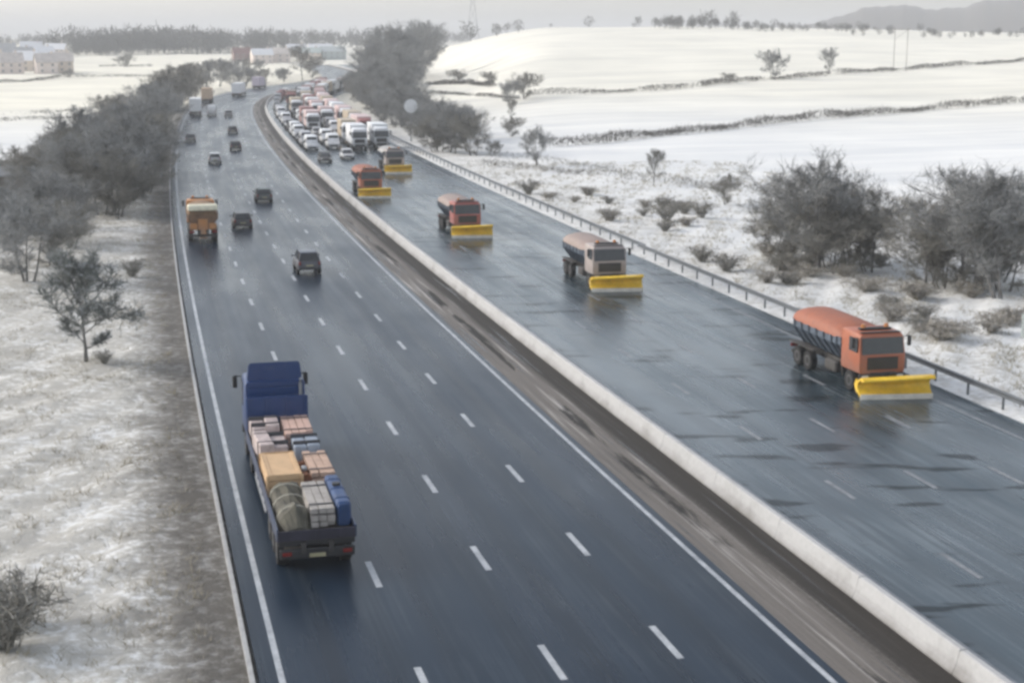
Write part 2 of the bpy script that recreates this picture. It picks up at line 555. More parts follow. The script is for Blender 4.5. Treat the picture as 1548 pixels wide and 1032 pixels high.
def rring(y, w, z0, z1, r, wt=None):
    """rounded cross-section at length y; wt = half width at the top"""
    wt = w if wt is None else wt
    r = min(r, (z1 - z0) * 0.45, w * 0.45, wt * .45)
    q = r * 0.3
    return [(-w + r, y, z0), (w - r, y, z0), (w - q, y, z0 + q), (w, y, z0 + r), (wt, y, z1 - r), (wt - q, y, z1 - q), (wt - r, y, z1),
            (-wt + r, y, z1), (-wt + q, y, z1 - q), (-wt, y, z1 - r), (-w, y, z0 + r), (-w + q, y, z0 + q)]


def tag(o, label=None, cat=None, group=None, kind=None):
    if label:
        o['label'] = label
    if cat:
        o['category'] = cat
    if group:
        o['group'] = group
    if kind:
        o['kind'] = kind
    return o


def empty(name, loc=(0, 0, 0), rz=0.0):
    o = bpy.data.objects.new(name, None)
    o.empty_display_size = 0.3
    COL.objects.link(o)
    o.location = loc
    o.rotation_euler = (0, 0, rz)
    return o


def copy_tree(o, parent=None, repaint=None):
    c = o.copy()
    COL.objects.link(c)
    if parent:
        c.parent = parent
    if repaint and c.type == 'MESH' and c.get('painted'):
        c.material_slots[0].link = 'OBJECT'
        c.material_slots[0].material = repaint
    for ch in [k for k in ALL_CHILDREN(o)]:
        copy_tree(ch, c, repaint)
    return c


def ALL_CHILDREN(o):
    return list(o.children)


def painted(o):
    o['painted'] = 1
    return o


def wheels(root, spots, r, w, hub=True):
    for (x, y) in spots:
        sx = 1 if x > 0 else -1
        q = math.pi * 2 / 16
        m = MB()
        rings = []
        for xx, rr in ((x - sx * w, r * 0.7), (x - sx * w, r * 0.96), (x - sx * w * 0.85, r), (x - sx * w * 0.15, r), (x, r * 0.95), (x - sx * 0.005, r * 0.62)):
            rings.append([(xx, y + rr * math.cos(q * k), r + rr * math.sin(q * k)) for k in range(16)])
        m.loft(rings)
        t = m.build('wheel', M_TYRE, root, True)
        if hub:
            h = MB()
            h.loft([[(x - sx * 0.01, y + rr * math.cos(q * k), r + rr * math.sin(q * k)) for k in range(16)] for rr in (r * 0.6,)] +
                   [[(x + sx * 0.012, y + r * .45 * math.cos(q * k), r + r * .45 * math.sin(q * k)) for k in range(16)],
                    [(x - sx * 0.03, y + r * .2 * math.cos(q * k), r + r * .2 * math.sin(q * k)) for k in range(16)]])
            h.build('rim', M_HUB, t, True)


# ------------------------------------------------------------------ vehicles (all face +Y, origin on the ground)
def make_car(kind, pm, lite=False):
    suv = kind == 'suv'
    root = empty('car')
    dz = 0.16 if suv else 0.0
    L = 2.25 if suv else 2.1
    zb = 0.92 + dz
    zt = 1.70 if suv else 1.46
    b = MB()
    b.loft([rring(-L, .70, .42 + dz, .80 + dz, .08), rring(-L + .08, .83, .30 + dz, zb - .02, .12), rring(-L + .5, .89, .24 + dz, zb, .14),
            rring(-.6, .90, .22 + dz, zb, .14), rring(.75, .90, .22 + dz, zb - .02, .14), rring(1.3, .88, .24 + dz, zb - .10, .16),
            rring(L - .25, .84, .28 + dz, zb - .22, .16), rring(L - .06, .76, .32 + dz, zb - .32, .12), rring(L, .60, .40 + dz, zb - .40, .08)])
    painted(b.build('body', pm, root, True))
    g = MB()
    back = -L + .22
    g.loft([rring(back, .74, zb - .06, zb + .06, .05), rring(back + .28, .76, zb - .06, zt - .10, .08, .62), rring(back + .55, .77, zb - .06, zt - .02, .08, .63),
            rring(.1, .78, zb - .06, zt - .02, .08, .64), rring(.45, .78, zb - .06, zt - .09, .08, .63), rring(1.15, .76, zb - .12, zb + .01, .05)])
    g.build('windows', M_GLASS, root, True)
    rf = MB()
    rf.loft([rring(back + .30, .60, zt - .09, zt - .05, .02), rring(back + .6, .655, zt - .08, zt + .01, .04), rring(.05, .66, zt - .08, zt + .01, .04), rring(.40, .62, zt - .10, zt - .05, .02)])
    for sx in (-1, 1):       # pillars
        rf.tube([(sx * .63, .40, zt - .06), (sx * .77, 1.12, zb - .02)], [.035, .04], 4)
        rf.tube([(sx * .645, -.35, zt - .05), (sx * .79, -.40, zb - .03)], [.035, .04], 4)
        rf.tube([(sx * .62, back + .30, zt - .07), (sx * .75, back + .05, zb - .02)], [.06, .07], 4)
    painted(rf.build('roof', pm, root))
    if lite:
        return root
    wheels(root, [(.90, 1.35), (-.90, 1.35), (.90, -1.32), (-.90, -1.32)], .33 + dz * .3, .22)
    for sx in (-1, 1):
        MB().box((sx * .62, L - .13, zb - .27), (.30, .16, .14), rz=-sx * .35, bev=.04).build('headlight', M_HEAD, root)
        MB().box((sx * .70, -L + .03, zb - .14), (.16, .12, .26), rz=sx * .25, bev=.03).build('tail_light', M_TAIL, root)
        painted(MB().box((sx * .98, .78, zb + .06), (.18, .10, .13), bev=.04).build('wing_mirror', pm, root))
    MB().box((0, L - .015, .52 + dz), (1.0, .08, .18), bev=.03).build('grille', M_BLACK, root)
    MB().box((0, -L - .01, .62 + dz), (.52, .03, .11)).build('number_plate', M_PLATE, root)
    MB().box((0, -L + .05, .38 + dz), (1.5, .12, .16), bev=.04).build('bumper', M_BLACK, root)
    return root


def make_van(pm, lite=False):
    root = empty('van')
    b = MB()
    b.loft([rring(-2.6, .86, .45, 2.20, .10, .80), rring(-2.52, .97, .36, 2.32, .14, .86), rring(.9, .98, .34, 2.34, .14, .87), rring(1.25, .98, .34, 2.22, .14, .84),
            rring(1.95, .97, .34, 1.42, .12, .90), rring(2.0, .97, .34, 1.28, .12), rring(2.55, .92, .36, 1.02, .14), rring(2.72, .80, .42, .86, .10)])
    painted(b.build('body', pm, root, True))
    w = MB()
    w.add([(-.80, 1.97, 1.36), (.80, 1.97, 1.36), (.74, 1.36, 2.14), (-.74, 1.36, 2.14), (-.80, 1.90, 1.34), (.80, 1.90, 1.34), (.74, 1.28, 2.13), (-.74, 1.28, 2.13)],
          [(0, 1, 2, 3), (4, 7, 6, 5), (0, 4, 5, 1), (3, 2, 6, 7), (1, 5, 6, 2), (0, 3, 7, 4)])
    w.build('windscreen', M_GLASS, root)
    if not lite:
        for sx in (-1, 1):
            MB().box((sx * .945, 1.15, 1.62), (.05, .80, .50), bev=.02).build('side_window', M_GLASS, root)
            MB().box((sx * .68, 2.56, .82), (.34, .20, .20), rz=-sx * .3, bev=.05).build('headlight', M_HEAD, root)
            MB().box((sx * 1.12, 1.55, 1.45), (.22, .14, .30), bev=.05).build('wing_mirror', M_BLACK, root)
            MB().box((sx * .88, -2.60, 1.0), (.10, .06, .40), bev=.02).build('tail_light', M_TAIL, root)
        MB().box((0, 2.68, .58), (1.3, .14, .26), bev=.05).build('bumper', M_BLACK, root)
        wheels(root, [(.98, 1.75), (-.98, 1.75), (.98, -1.6), (-.98, -1.6)], .36, .24)
    return root


def cab_parts(root, pm, y0, y1, zb, zt, w=1.23, roof_fairing=0.0, lamp=M_HEAD):
    """a forward-control lorry cab from y0 (back) to y1 (front)"""
    c = MB()
    c.loft([rring(y0, w - .04, zb, zt - .04, .10), rring(y0 + .08, w, zb - .05, zt, .14), rring(y1 - .55, w, zb - .05, zt, .16, w - .03), rring(y1 - .22, w, zb - .05, zt - .10, .18, w - .06),
            rring(y1 - .06, w - .02, zb - .05, zb + 1.05, .14), rring(y1, w - .14, zb, zb + .90, .12)])
    cab = painted(c.build('cab', pm, root, True))
    zw0, zw1 = zb + .94, zt - .24
    ws = MB()
    ws.add([(-w + .12, y1 + .02, zw0), (w - .12, y1 + .02, zw0), (w - .15, y1 - .13, zw1), (-w + .15, y1 - .13, zw1),
            (-w + .10, y1 - .30, zw0), (w - .10, y1 - .30, zw0), (w - .14, y1 - .40, zw1), (-w + .14, y1 - .40, zw1)],
           [(0, 1, 2, 3), (4, 7, 6, 5), (0, 4, 5, 1), (3, 2, 6, 7), (1, 5, 6, 2), (0, 3, 7, 4)])
    ws.build('windscreen', M_GLASS, root)
    for sx in (-1, 1):
        MB().box((sx * (w - .005), y1 - .75, (zw0 + zw1) / 2), (.05, .92, (zw1 - zw0) * .88), bev=.02).build('side_window', M_GLASS, root)
        mm = MB()
        mm.box((sx * (w + .26), y1 - .22, zw1 - .22), (.20, .12, .52), bev=.04)
        mm.tube([(sx * (w - .02), y1 - .25, zw1), (sx * (w + .26), y1 - .22, zw1 + .04)], [.025, .025], 5)
        mm.build('mirror', M_BLACK, root)
        MB().box((sx * (w - .30), y1 + .035, zb - .17), (.36, .08, .16), bev=.03).build('headlight', lamp, root)
    MB().box((0, y1 + .0, zb + .48), (w * 1.35, .06, .62), bev=.03).build('grille', M_BLACK, root)
    MB().box((0, y1 - .05, zb - .22), (2 * w, .18, .40), bev=.06).build('bumper', M_BLACK, root)
    if roof_fairing:
        f = MB()
        f.loft([rring(y0 + .1, w - .12, zt - .03, zt + roof_fairing, .12, w - .18), rring(y0 + .7, w - .12, zt - .03, zt + roof_fairing * .8, .12, w - .2), rring(y1 - .7, w - .25, zt - .03, zt + .05, .03)])
        painted(f.build('roof_fairing', pm, root, True))
    MB().box((0, y1 - .42, zt - .015), (w * 1.7, .22, .05), bev=.02).build('sun_visor', M_BLACK, root)
    return cab


def make_lorry(pm, bm_, artic=False, lite=False):
    root = empty('lorry')
    Lb = 11.5 if artic else 7.2
    y1 = Lb / 2 + 1.9
    yb0, yb1 = -Lb / 2 - .3, Lb / 2 - .35
    b = MB()
    b.loft([rring(yb0, 1.24, 1.05, 3.85, .05), rring(yb0 + .05, 1.26, 1.03, 3.88, .06), rring(yb1 - .05, 1.26, 1.03, 3.88, .06), rring(yb1, 1.24, 1.05, 3.85, .05)])
    box = b.build('box_body', bm_, root)
    if not lite:
        for sx in (-1, 1):
            MB().box((sx * .62, yb0 - .02, 2.45), (1.17, .05, 2.7)).build('rear_door', bm_, box)
        ch = MB()
        ch.box((0, 0, .85), (.95, Lb + 2.6, .30))
        for sx in (-1, 1):
            ch.box((sx * 1.15, -.2, .72), (.10, Lb * .45, .45))
        ch.box((0, yb0 + .08, .55), (2.3, .12, .22))
        ch.build('chassis', M_CHASSIS, root)
        for sx in (-1, 1):
            MB().box((sx * .98, yb0 - .02, .82), (.40, .08, .16), bev=.02).build('tail_light', M_TAIL, root)
        ws = [(1.2, y1 - 1.1), (-1.2, y1 - 1.1)]
        for yy in ((-Lb * .36,) if not artic else (-Lb * .22, -Lb * .33, -Lb * .44)):
            ws += [(1.2, yy), (-1.2, yy)]
        wheels(root, ws, .5, .36)
    cab_parts(root, pm, yb1 + .20, y1, 1.0, 3.15, roof_fairing=.55 if artic else .35)
    return root


# ------------------------------------------------------------------ ground sheet
def build_ground():
    rings = [0.5]
    while rings[-1] < 9000:
        r = rings[-1]
        rings.append(r + max(0.9, 0.0145 * r))
    az = list(np.arange(-44, 44.01, 0.26)) + list(np.arange(48, 316, 6.0))
    az = np.radians(np.array(az)) + YAW
    rr = np.array(rings)
    X = np.outer(rr, np.sin(az)).ravel()
    Y = np.outer(rr, np.cos(az)).ravel()
    Z, S, T = ground_z(X, Y)
    n, k = len(rr), len(az)
    i = np.arange(n - 1)[:, None] * k
    j = np.arange(k)[None]
    j2 = (j + 1) % k
    quads = np.stack([i + j, i + j2, i + k + j2, i + k + j], -1).reshape(-1, 4)[:, ::-1]
    me = bpy.data.meshes.new('ground')
    co = np.stack([X, Y, Z], 1)
    c0 = np.array([[0, 0, gz(0, 0)]])
    co = np.concatenate([co, c0])
    fan = [(len(co) - 1, int((q + 1) % k), int(q)) for q in range(k)]
    me.from_pydata(co.tolist(), [], quads.tolist() + fan)
    out = np.maximum(np.maximum(3.7 - S, S - 39.9), 0)
    D = np.hypot(X, Y)
    left = S < 20
    ver = np.where(left, 0.66 - 0.4 * sm(16, 32, out), 0.52 - 0.1 * sm(6, 12, out) - 0.32 * sm(30, 45, out))
    ver = ver * (1 - sm(110, 330, T)) + (0.55 - 0.5 * sm(10, 24, out)) * sm(110, 330, T)
    ver = np.where(D > 700, 0.05, ver)
    mud = np.where(left, 0.9 * (1 - sm(0.8, 5.2, out)), 0.0)
    mud = np.where(T > 400, mud * .6, mud)
    far_sun = sm(230, 430, D) * np.where(left, 1.0, .8)  # painted sunlight: cream tint strengthens with distance from the camera
    for nm, arr in (('verge', ver), ('mud', mud), ('far_sunlight', far_sun)):
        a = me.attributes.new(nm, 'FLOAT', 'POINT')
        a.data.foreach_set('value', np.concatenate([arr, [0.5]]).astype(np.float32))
    me.polygons.foreach_set('use_smooth', [True] * len(me.polygons))
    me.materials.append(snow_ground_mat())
    o = bpy.data.objects.new('ground', me)
    COL.objects.link(o)
    tag(o, kind='structure')


def strip(name, s_list, t0, t1, step, dz, mat, zs=None):
    ts = np.arange(t0, t1 + .01, step)
    vs, uvs, fs = [], [], []
    ns = len(s_list)
    for t in ts:
        for q, s in enumerate(s_list):
            vs.append(P(s, t, dz + (zs[q] if zs else 0)))
            uvs.append((s, t))
    for i in range(len(ts) - 1):
        for q in range(ns - 1):
            a = i * ns + q
            fs.append((a, a + 1, a + ns + 1, a + ns))
    me = bpy.data.meshes.new(name)
    me.from_pydata(vs, [], fs)
    uvl = me.uv_layers.new(name='road')
    idx = np.empty(len(me.loops), np.int32)
    me.loops.foreach_get('vertex_index', idx)
    uvl.data.foreach_set('uv', np.array(uvs, np.float32)[idx].ravel())
    me.materials.append(mat)
    o = bpy.data.objects.new(name, me)
    COL.objects.link(o)
    return o


REND = 900
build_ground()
M_ROAD_A = road_mat('wet_asphalt', 0.20, 0.10, (0.008, 0.015, 0.026), .09)
M_ROAD_B = road_mat('slushy_asphalt', 0.13, 0.50, (0.022, 0.034, 0.043), .35)
M_LINE = line_mat()
tag(strip('carriageway', [3.69, 3.7, 6, 10, 15, 20.2], -60, REND, 4, 0, M_ROAD_A, [-.3, 0, 0, 0, 0, 0]), kind='structure')
tag(strip('carriageway', [22.4, 26, 30, 35, 39.7, 39.71], -60, REND, 4, 0, M_ROAD_B, [0, 0, 0, 0, 0, -.3]), kind='structure')
tag(strip('central_reserve', [19.15, 20.31, 21.2, 22.2], -60, REND, 2, 0.004, reserve_mat(), [.0, .004, .02, .05]), kind='structure')
tag(strip('kerb', [3.45, 3.451, 3.58, 3.585], -60, 420, 4, 0, plain('kerb_concrete', (0.33, 0.33, 0.33), .7, bmp=.3), [-.2, .06, .06, -.05]), kind='structure')


def markings(dashes, solids, mat):
    vs, fs = [], []

    def quad(s0, s1, t0, t1):
        o = len(vs)
        n = max(1, int((t1 - t0) / 6))
        for i in range(n + 1):
            t = t0 + (t1 - t0) * i / n
            vs.append(P(s0, t, .007)); vs.append(P(s1, t, .007))
        for i in range(n):
            a = o + 2 * i
            fs.append((a, a + 1, a + 3, a + 2))
    for s, ph in dashes:
        t = ph - 9 * 10
        while t < 640:
            quad(s - .105, s + .105, t - 1.25, t + 1.25)
            t += 9
    for s in solids:
        quad(s - .09, s + .09, -50, 890)
    me = bpy.data.meshes.new('lane_markings')
    me.from_pydata(vs, [], fs)
    me.materials.append(mat)
    o = bpy.data.objects.new('lane_markings', me)
    COL.objects.link(o)
    tag(o, kind='structure')


markings(((8.02, 46.9), (11.75, 47.6), (15.33, 48.2)), (4.30, 18.78), M_LINE)
markings(((27.0, 43.0), (30.7, 52.5), (34.3, 52.2)), (23.5, 38.1), line_mat('slushed_road_paint', .62, .30))


# ------------------------------------------------------------------ barriers
def concrete_barrier():
    m, nt, b = new_mat('snow_dusted_concrete')
    geo = nd(nt, 'ShaderNodeNewGeometry')
    uvp = geo.outputs['Position']
    z = nd(nt, 'ShaderNodeSeparateXYZ', {'Vector': uvp}).outputs['Z']
    n1 = noise(nt, uvp, 0.5, 6.0, .65)
    n2 = noise(nt, uvp, 5.0, 4.0, .65)
    c = mixc(nt, n2, (0.31, 0.31, 0.31), (0.45, 0.45, 0.45))
    c = mixc(nt, math_n(nt, 'MULTIPLY', ramp(nt, n1, .5, .75), .5), c, (0.20, 0.195, 0.185))
    splash = ramp(nt, math_n(nt, 'ADD', z, math_n(nt, 'MULTIPLY', n1, -.6)), .12, -.30)
    c = mixc(nt, math_n(nt, 'MULTIPLY', splash, .8), c, (0.12, 0.11, 0.10))
    nt.links.new(c, b.inputs['Base Color'])
    b.inputs['Roughness'].default_value = .8
    bump(nt, b, n2, .2, .02)
    prof = [(22.08, -.05), (22.08, .10), (22.18, .28), (22.28, .72), (22.31, .75), (22.49, .75), (22.52, .72), (22.62, .28), (22.72, .10), (22.72, -.05)]
    mb = MB()
    rings = []

    def ring(t, k):
        return [P(22.4 + (s - 22.4) * k, t, z_ * (k if z_ > .5 else 1)) for s, z_ in prof]
    for t in np.arange(-55, 890, 6.0):
        for d, k in ((0, 1), (2.97, 1), (5.94, 1), (5.95, .95), (5.99, .95)):
            rings.append(ring(t + d, k))
    mb.loft(rings)
    o = mb.build('concrete_barrier', m)
    tag(o, 'long pale snow dusted concrete barrier dividing the two carriageways', 'barrier')


concrete_barrier()
M_RAIL = plain('dark_galvanised_rail', (0.10, 0.11, 0.12), .5, .3, var=.35, scale=1.2)


def rail_barrier(t0, t1, s, label, mat, ramp_end=False):
    root = empty('safety_barrier', P(s, t0))
    inv = Vector(P(s, t0))
    mb = MB()
    ts = list(np.arange(t0, t1 + .1, 1.6))
    rings = []
    for t in ts:
        k = 1.0
        if ramp_end and t - t0 < 5:
            k = .55 + .45 * (t - t0) / 5
        pr = [(-.09, .50), (-.13, .55), (-.06, .62), (-.13, .69), (-.13, .75), (-.07, .80), (-.03, .80), (-.03, .50)]
        rings.append([Vector(P(s + a, t, z_ * k)) - inv for a, z_ in pr])
    mb.loft(rings)
    mb.build('rail', mat, root)
    n = int((t1 - t0) / 3.2)
    for i in range(min(n, 100)):
        t = t0 + .6 + i * 3.2
        p = Vector(P(s + .04, t)) - inv
        MB().box((p.x, p.y, p.z + .28), (.10, .08, .95)).build('post', mat, root)
    tag(root, label, 'barrier', 'steel rails along the snowy verge')


rail_barrier(14, 118, 40.45, 'dark steel guard rail on posts along the snowy verge beside the closest snowplough', M_RAIL)
rail_barrier(117, 430, 40.75, 'grey steel guard rail on posts running from the brambles up to the dark wood', M_RAIL, False)


# ------------------------------------------------------------------ snowploughs
O_ORANGE = paint('gritter_orange', (0.34, 0.10, 0.045), .5)
O_FADED = paint('gritter_faded_orange', (0.35, 0.30, 0.28), .6)
O_RED = paint('gritter_red_orange', (0.34, 0.095, 0.075), .5)
M_YEL = plain('plough_yellow', (0.74, 0.48, 0.035), .45, var=.25, scale=1.6)
M_WHITE_EDGE = plain('plough_white_edge', (0.62, 0.58, 0.50), .5)
M_HOPPER = plain('hopper_steel_blue', (0.10, 0.125, 0.16), .5, .2, var=.3)
M_COVER = plain('hopper_cover_orange', (0.27, 0.085, 0.042), .6, var=.22, bmp=.3)


def make_gritter(plough=True, pm=O_ORANGE, cover=M_COVER, tail=False):
    root = empty('gritter_lorry')
    ch = MB()
    ch.box((0, -.3, .88), (.95, 8.0, .32))
    ch.box((0, -3.95, .60), (2.2, .14, .20))
    for sx in (-1, 1):
        ch.box((sx * 1.02, .9, .82), (.36, 1.3, .55), bev=.08)          # tanks
        ch.box((sx * 1.02, -2.5, 1.17), (.46, 3.0, .05))                # mudguards
        ch.box((sx * 1.02, 2.05, .75), (.10, .06, .5))
    ch.build('chassis', M_CHASSIS, root)
    wheels(root, [(1.22, 3.15), (-1.22, 3.15), (1.22, -1.75), (-1.22, -1.75), (1.22, -3.05), (-1.22, -3.05)], .52, .36)
    cab_parts(root, pm, 2.15, 4.25, 1.05, 3.02)
    # hopper: V-shaped steel bin with ribs
    h = MB()
    def hr(y, k):
        return [(-.55 * k, y, 1.15), (.55 * k, y, 1.15), (1.22 * k, y, 2.05), (1.24 * k, y, 2.45), (-1.24 * k, y, 2.45), (-1.22 * k, y, 2.05)]
    h.loft([hr(-3.75, .96), hr(-3.6, 1), hr(1.85, 1), hr(2.0, .96)])
    for yy in (-3.4, -2.5, -1.6, -.7, .2, 1.1, 1.7):
        for sx in (-1, 1):
            h.tube([(sx * .62, yy, 1.14), (sx * 1.26, yy, 2.02), (sx * 1.29, yy, 2.44)], [.05, .05, .05], 4)
    hop = h.build('hopper', M_HOPPER if not tail else plain('rusty_hopper', (.17, .095, .05), .7, var=.4), root)
    cv = MB()
    rings = []
    for y, k in ((-3.8, .55), (-3.7, .82), (-3.2, .97), (-2.2, 1.0), (0, 1.0), (1.2, .97), (1.8, .80), (1.98, .5)):
        r = []
        for q in range(11):
            a = math.pi * q / 10
            r.append((1.29 * math.cos(a) * (0.75 + .25 * k), y, 2.40 + .72 * k * math.sin(a) ** .8))
        r += [(-1.2, y, 2.38), (1.2, y, 2.38)]
        rings.append(r)
    cv.loft(rings)
    cv.build('hopper_cover', cover, hop, True)
    # spinner and tail frame
    sp = MB()
    sp.box((0, -4.15, 1.0), (.5, .5, .5), taper=.7)
    sp.cyl((0, -4.25, .42), (0, -4.25, .48), .36, 14)
    sp.box((0, -4.05, 1.55), (.8, .2, .9))
    sp.build('spreader', pm if tail else M_STEEL, root)
    for sx in (-1, 1):
        MB().box((sx * .95, -4.0, .92), (.42, .10, .20), bev=.02).build('tail_light', M_TAIL, root)
        if tail:
            MB().box((sx * .80, -3.92, 1.35), (.62, .10, .55), bev=.03).build('tail_panel', plain('tail_panel_orange', (.46, .21, .07), .5), root)
    bar = MB()
    bar.box((0, 3.25, 3.10), (1.7, .34, .10), bev=.04)
    bar.build('beacon_bar', M_BLACK, root)
    for sx in (-1, 1):
        MB().cyl((sx * .62, 3.25, 3.14), (sx * .62, 3.25, 3.32), .13, 12, .10).build('beacon', M_AMBER, root)
    if tail:
        MB().box((0, -3.85, 3.0), (2.55, .9, .50), bev=.10).build('sign_board', plain('cream_board', (.72, .68, .52), .6), root)
    if plough:
        yaw = R(-9)
        m = MB()
        n = 9
        def section(x, off):
            pts = []
            for q in range(n):
                a = q / (n - 1)
                y = .50 * (a * 2 - 1) ** 2 * (1 if a < .5 else 1.5)
                pts.append((x, y + off * (1 + 3.2 * math.sin(math.pi * a)), .16 + a * 1.02))
            return pts
        rings = []
        for x in np.linspace(-1.80, 1.80, 9):
            k = .86 + .10 * abs(x) / 1.8 - .07 * x / 1.8
            f = section(x, 0)
            bk = section(x, -.10)
            r = [(p[0], p[1], p[2] * k) for p in f] + [(p[0], p[1], p[2] * k) for p in bk[::-1]]
            rings.append(r)
        m.loft(rings)
        for x in (-1.75, -.9, 0, .9, 1.75):
            m.tube([(x, -.14, .22), (x, -.50, .60), (x, -.30, .86)], [.05, .06, .05], 4)
        mtx = Matrix.Translation((-.25, 4.98, 0)) @ Matrix.Rotation(yaw, 4, 'Z')
        m.v = [tuple(mtx @ Vector(p)) for p in m.v]
        bl = m.build('plough_blade', M_YEL, root, True)
        e = MB()
        e.box((0, .53, .13), (3.58, .06, .26))
        e.v = [tuple(mtx @ Vector(p)) for p in e.v]
        e.build('cutting_edge', M_WHITE_EDGE, bl)
        lip = MB()
        lip.box((0, .56, 1.03), (3.6, .62, .13), bev=.05)
        lip.v = [(p[0], p[1], p[2] - .07 * p[0] / 1.8) for p in lip.v]
        lip.v = [tuple(mtx @ Vector(p)) for p in lip.v]
        lip.build('blade_lip', M_YEL, bl)
        fr = MB()
        for sx in (-1, 1):
            fr.tube([(sx * .55, 4.2, .62), (sx * .45 - .2, 4.85, .50)], [.09, .08], 6)
            fr.tube([(sx * .30, 4.25, 1.05), (-.2, 4.8, .75)], [.05, .05], 6)
        fr.box((0, 4.33, .78), (1.4, .12, .62), bev=.04)
        fr.build('plough_frame', M_BLACK, root)
    return root


def place(o, s, t, oncoming=False, yaw=0.0, name=None):
    o.location = P(s, t, .004)
    o.rotation_euler = (0, 0, (math.pi if oncoming else 0) - heading(t) + yaw)
    return o


def st(px, py):
    x, y, z, _ = pix(px, py)
    S, T, _ = road_coords([x], [y])
    return float(S[0]), float(T[0])


GP = 'snowplough convoy sweeping across the oncoming lanes'
g0 = make_gritter(True)
# (lane offset, image y of the blade's foot, label, repaint)
ploughs = [
    (36.2, 603, 'closest orange snowplough lorry with wide yellow blade, driving alongside the dark guard rail', None),
    (32.7, 441, 'faded pinkish orange snowplough lorry, second closest of the convoy, on bare wet road', O_FADED),
    (28.9, 360, 'red orange snowplough lorry in the middle of the convoy, alone on its lane', O_RED),
    (25.2, 300, 'orange snowplough lorry hugging the concrete barrier at the head of the jam', None),
    (32.2, 263, 'dull snowplough lorry with yellow blade trailing farthest back, just before white lorries', O_FADED),
]
M_GREY_COVER = plain('hopper_cover_grey', (0.30, 0.29, 0.28), .6, var=.2, bmp=.3)
M_DULL_COVER = plain('hopper_cover_dull', (0.25, 0.19, 0.165), .6, var=.25, bmp=.3)
for i, (s, py, lab, rp) in enumerate(ploughs):
    o = g0 if i == 0 else copy_tree(g0, None, rp)
    # solve for t so that the blade's foot lies at image row py
    sx = 179 + s / 16.86 * (py - 60)
    S_, T_ = st(sx + 0, py)
    for _ in range(4):
        x, y, z = P(s, T_ )
        # project
        fw = x * CF[0] + y * CF[1]
        zc = fw * math.cos(PITCH) + (CAM_H - z) * math.sin(PITCH)
        yy = 60 + F_PX * (CAM_H - z) / (math.cos(PITCH) * zc)
        T_ += (yy - py) * zc * zc / (F_PX * CAM_H) * 1.0
    place(o, s, T_ + 5.45, True)
    tag(o, lab, 'snowplough', GP)
    if rp is not None:
        for ch in o.children:
            for cc in ch.children:
                if cc.name.startswith('hopper_cover'):
                    cc.material_slots[0].link = 'OBJECT'
                    cc.material_slots[0].material = M_GREY_COVER if i == 4 else M_DULL_COVER


# ------------------------------------------------------------------ traffic driving away
def t_for(s, py):
    lo, hi = 20.0, 1100.0
    for _ in range(50):
        mid = (lo + hi) / 2
        x, y, z = P(s, mid)
        fw = x * CF[0] + y * CF[1]
        zc = fw * math.cos(PITCH) + (CAM_H - z) * math.sin(PITCH)
        yy = 60 + F_PX * (CAM_H - z) / (math.cos(PITCH) * zc)
        if yy > py:
            lo = mid
        else:
            hi = mid
    return lo


P_WHITE = paint('car_white', (0.72, 0.73, 0.74))
P_SILVER = paint('car_silver', (0.42, 0.43, 0.45))
P_GREY = paint('car_grey', (0.10, 0.105, 0.115))
P_BLACK = paint('car_black', (0.018, 0.02, 0.024))
P_NAVY = paint('car_navy', (0.025, 0.035, 0.06))
P_GREEN = paint('car_dark_green', (0.025, 0.045, 0.045))
P_RED = paint('car_red', (0.26, 0.075, 0.065))
P_BLUE = paint('lorry_blue', (0.010, 0.038, 0.13))
P_CREAM = paint('lorry_cream', (0.62, 0.52, 0.38))
P_PINK = plain('faded_pink_curtain', (0.55, 0.42, 0.41), .6, var=.1)
P_BOXW = plain('white_box_panels', (0.68, 0.69, 0.70), .5, var=.08, scale=.8)
P_BOXB = plain('brown_box_panels', (0.22, 0.15, 0.12), .5, var=.15)
P_BOXR = plain('red_box_panels', (0.27, 0.13, 0.12), .5, var=.15)
P_BOXO = plain('tan_yellow_box_panels', (0.42, 0.345, 0.25), .5, var=.15)
P_BOXG = plain('grey_box_panels', (0.36, 0.37, 0.38), .5, var=.12)

hatch = make_car('hatch', P_GREY)
suv = make_car('suv', P_GREY)
van = make_van(P_WHITE)
lorry = make_lorry(P_WHITE, P_BOXW)
artic = make_lorry(P_WHITE, P_BOXW, True)
PROTO = {'hatchback': hatch, 'SUV': suv, 'van': van, 'lorry': lorry, 'artic': artic}
used = set()


def vehicle(kind, s, t, oncoming, pm, label, cat, group, boxm=None):
    p = PROTO[kind]
    if kind not in used:
        used.add(kind)
        o = p
        def rp(k):
            for c in k.children:
                if c.type == 'MESH' and c.get('painted'):
                    c.material_slots[0].link = 'OBJECT'
                    c.material_slots[0].material = pm
                rp(c)
        rp(o)
    else:
        o = copy_tree(p, None, pm)
    if boxm is not None:
        def rb(k):
            for c in k.children:
                if c.name.startswith(('box_body', 'rear_door')):
                    c.material_slots[0].link = 'OBJECT'
                    c.material_slots[0].material = boxm
                rb(c)
        rb(o)
    place(o, s, t, oncoming)
    tag(o, label, cat, group)
    return o


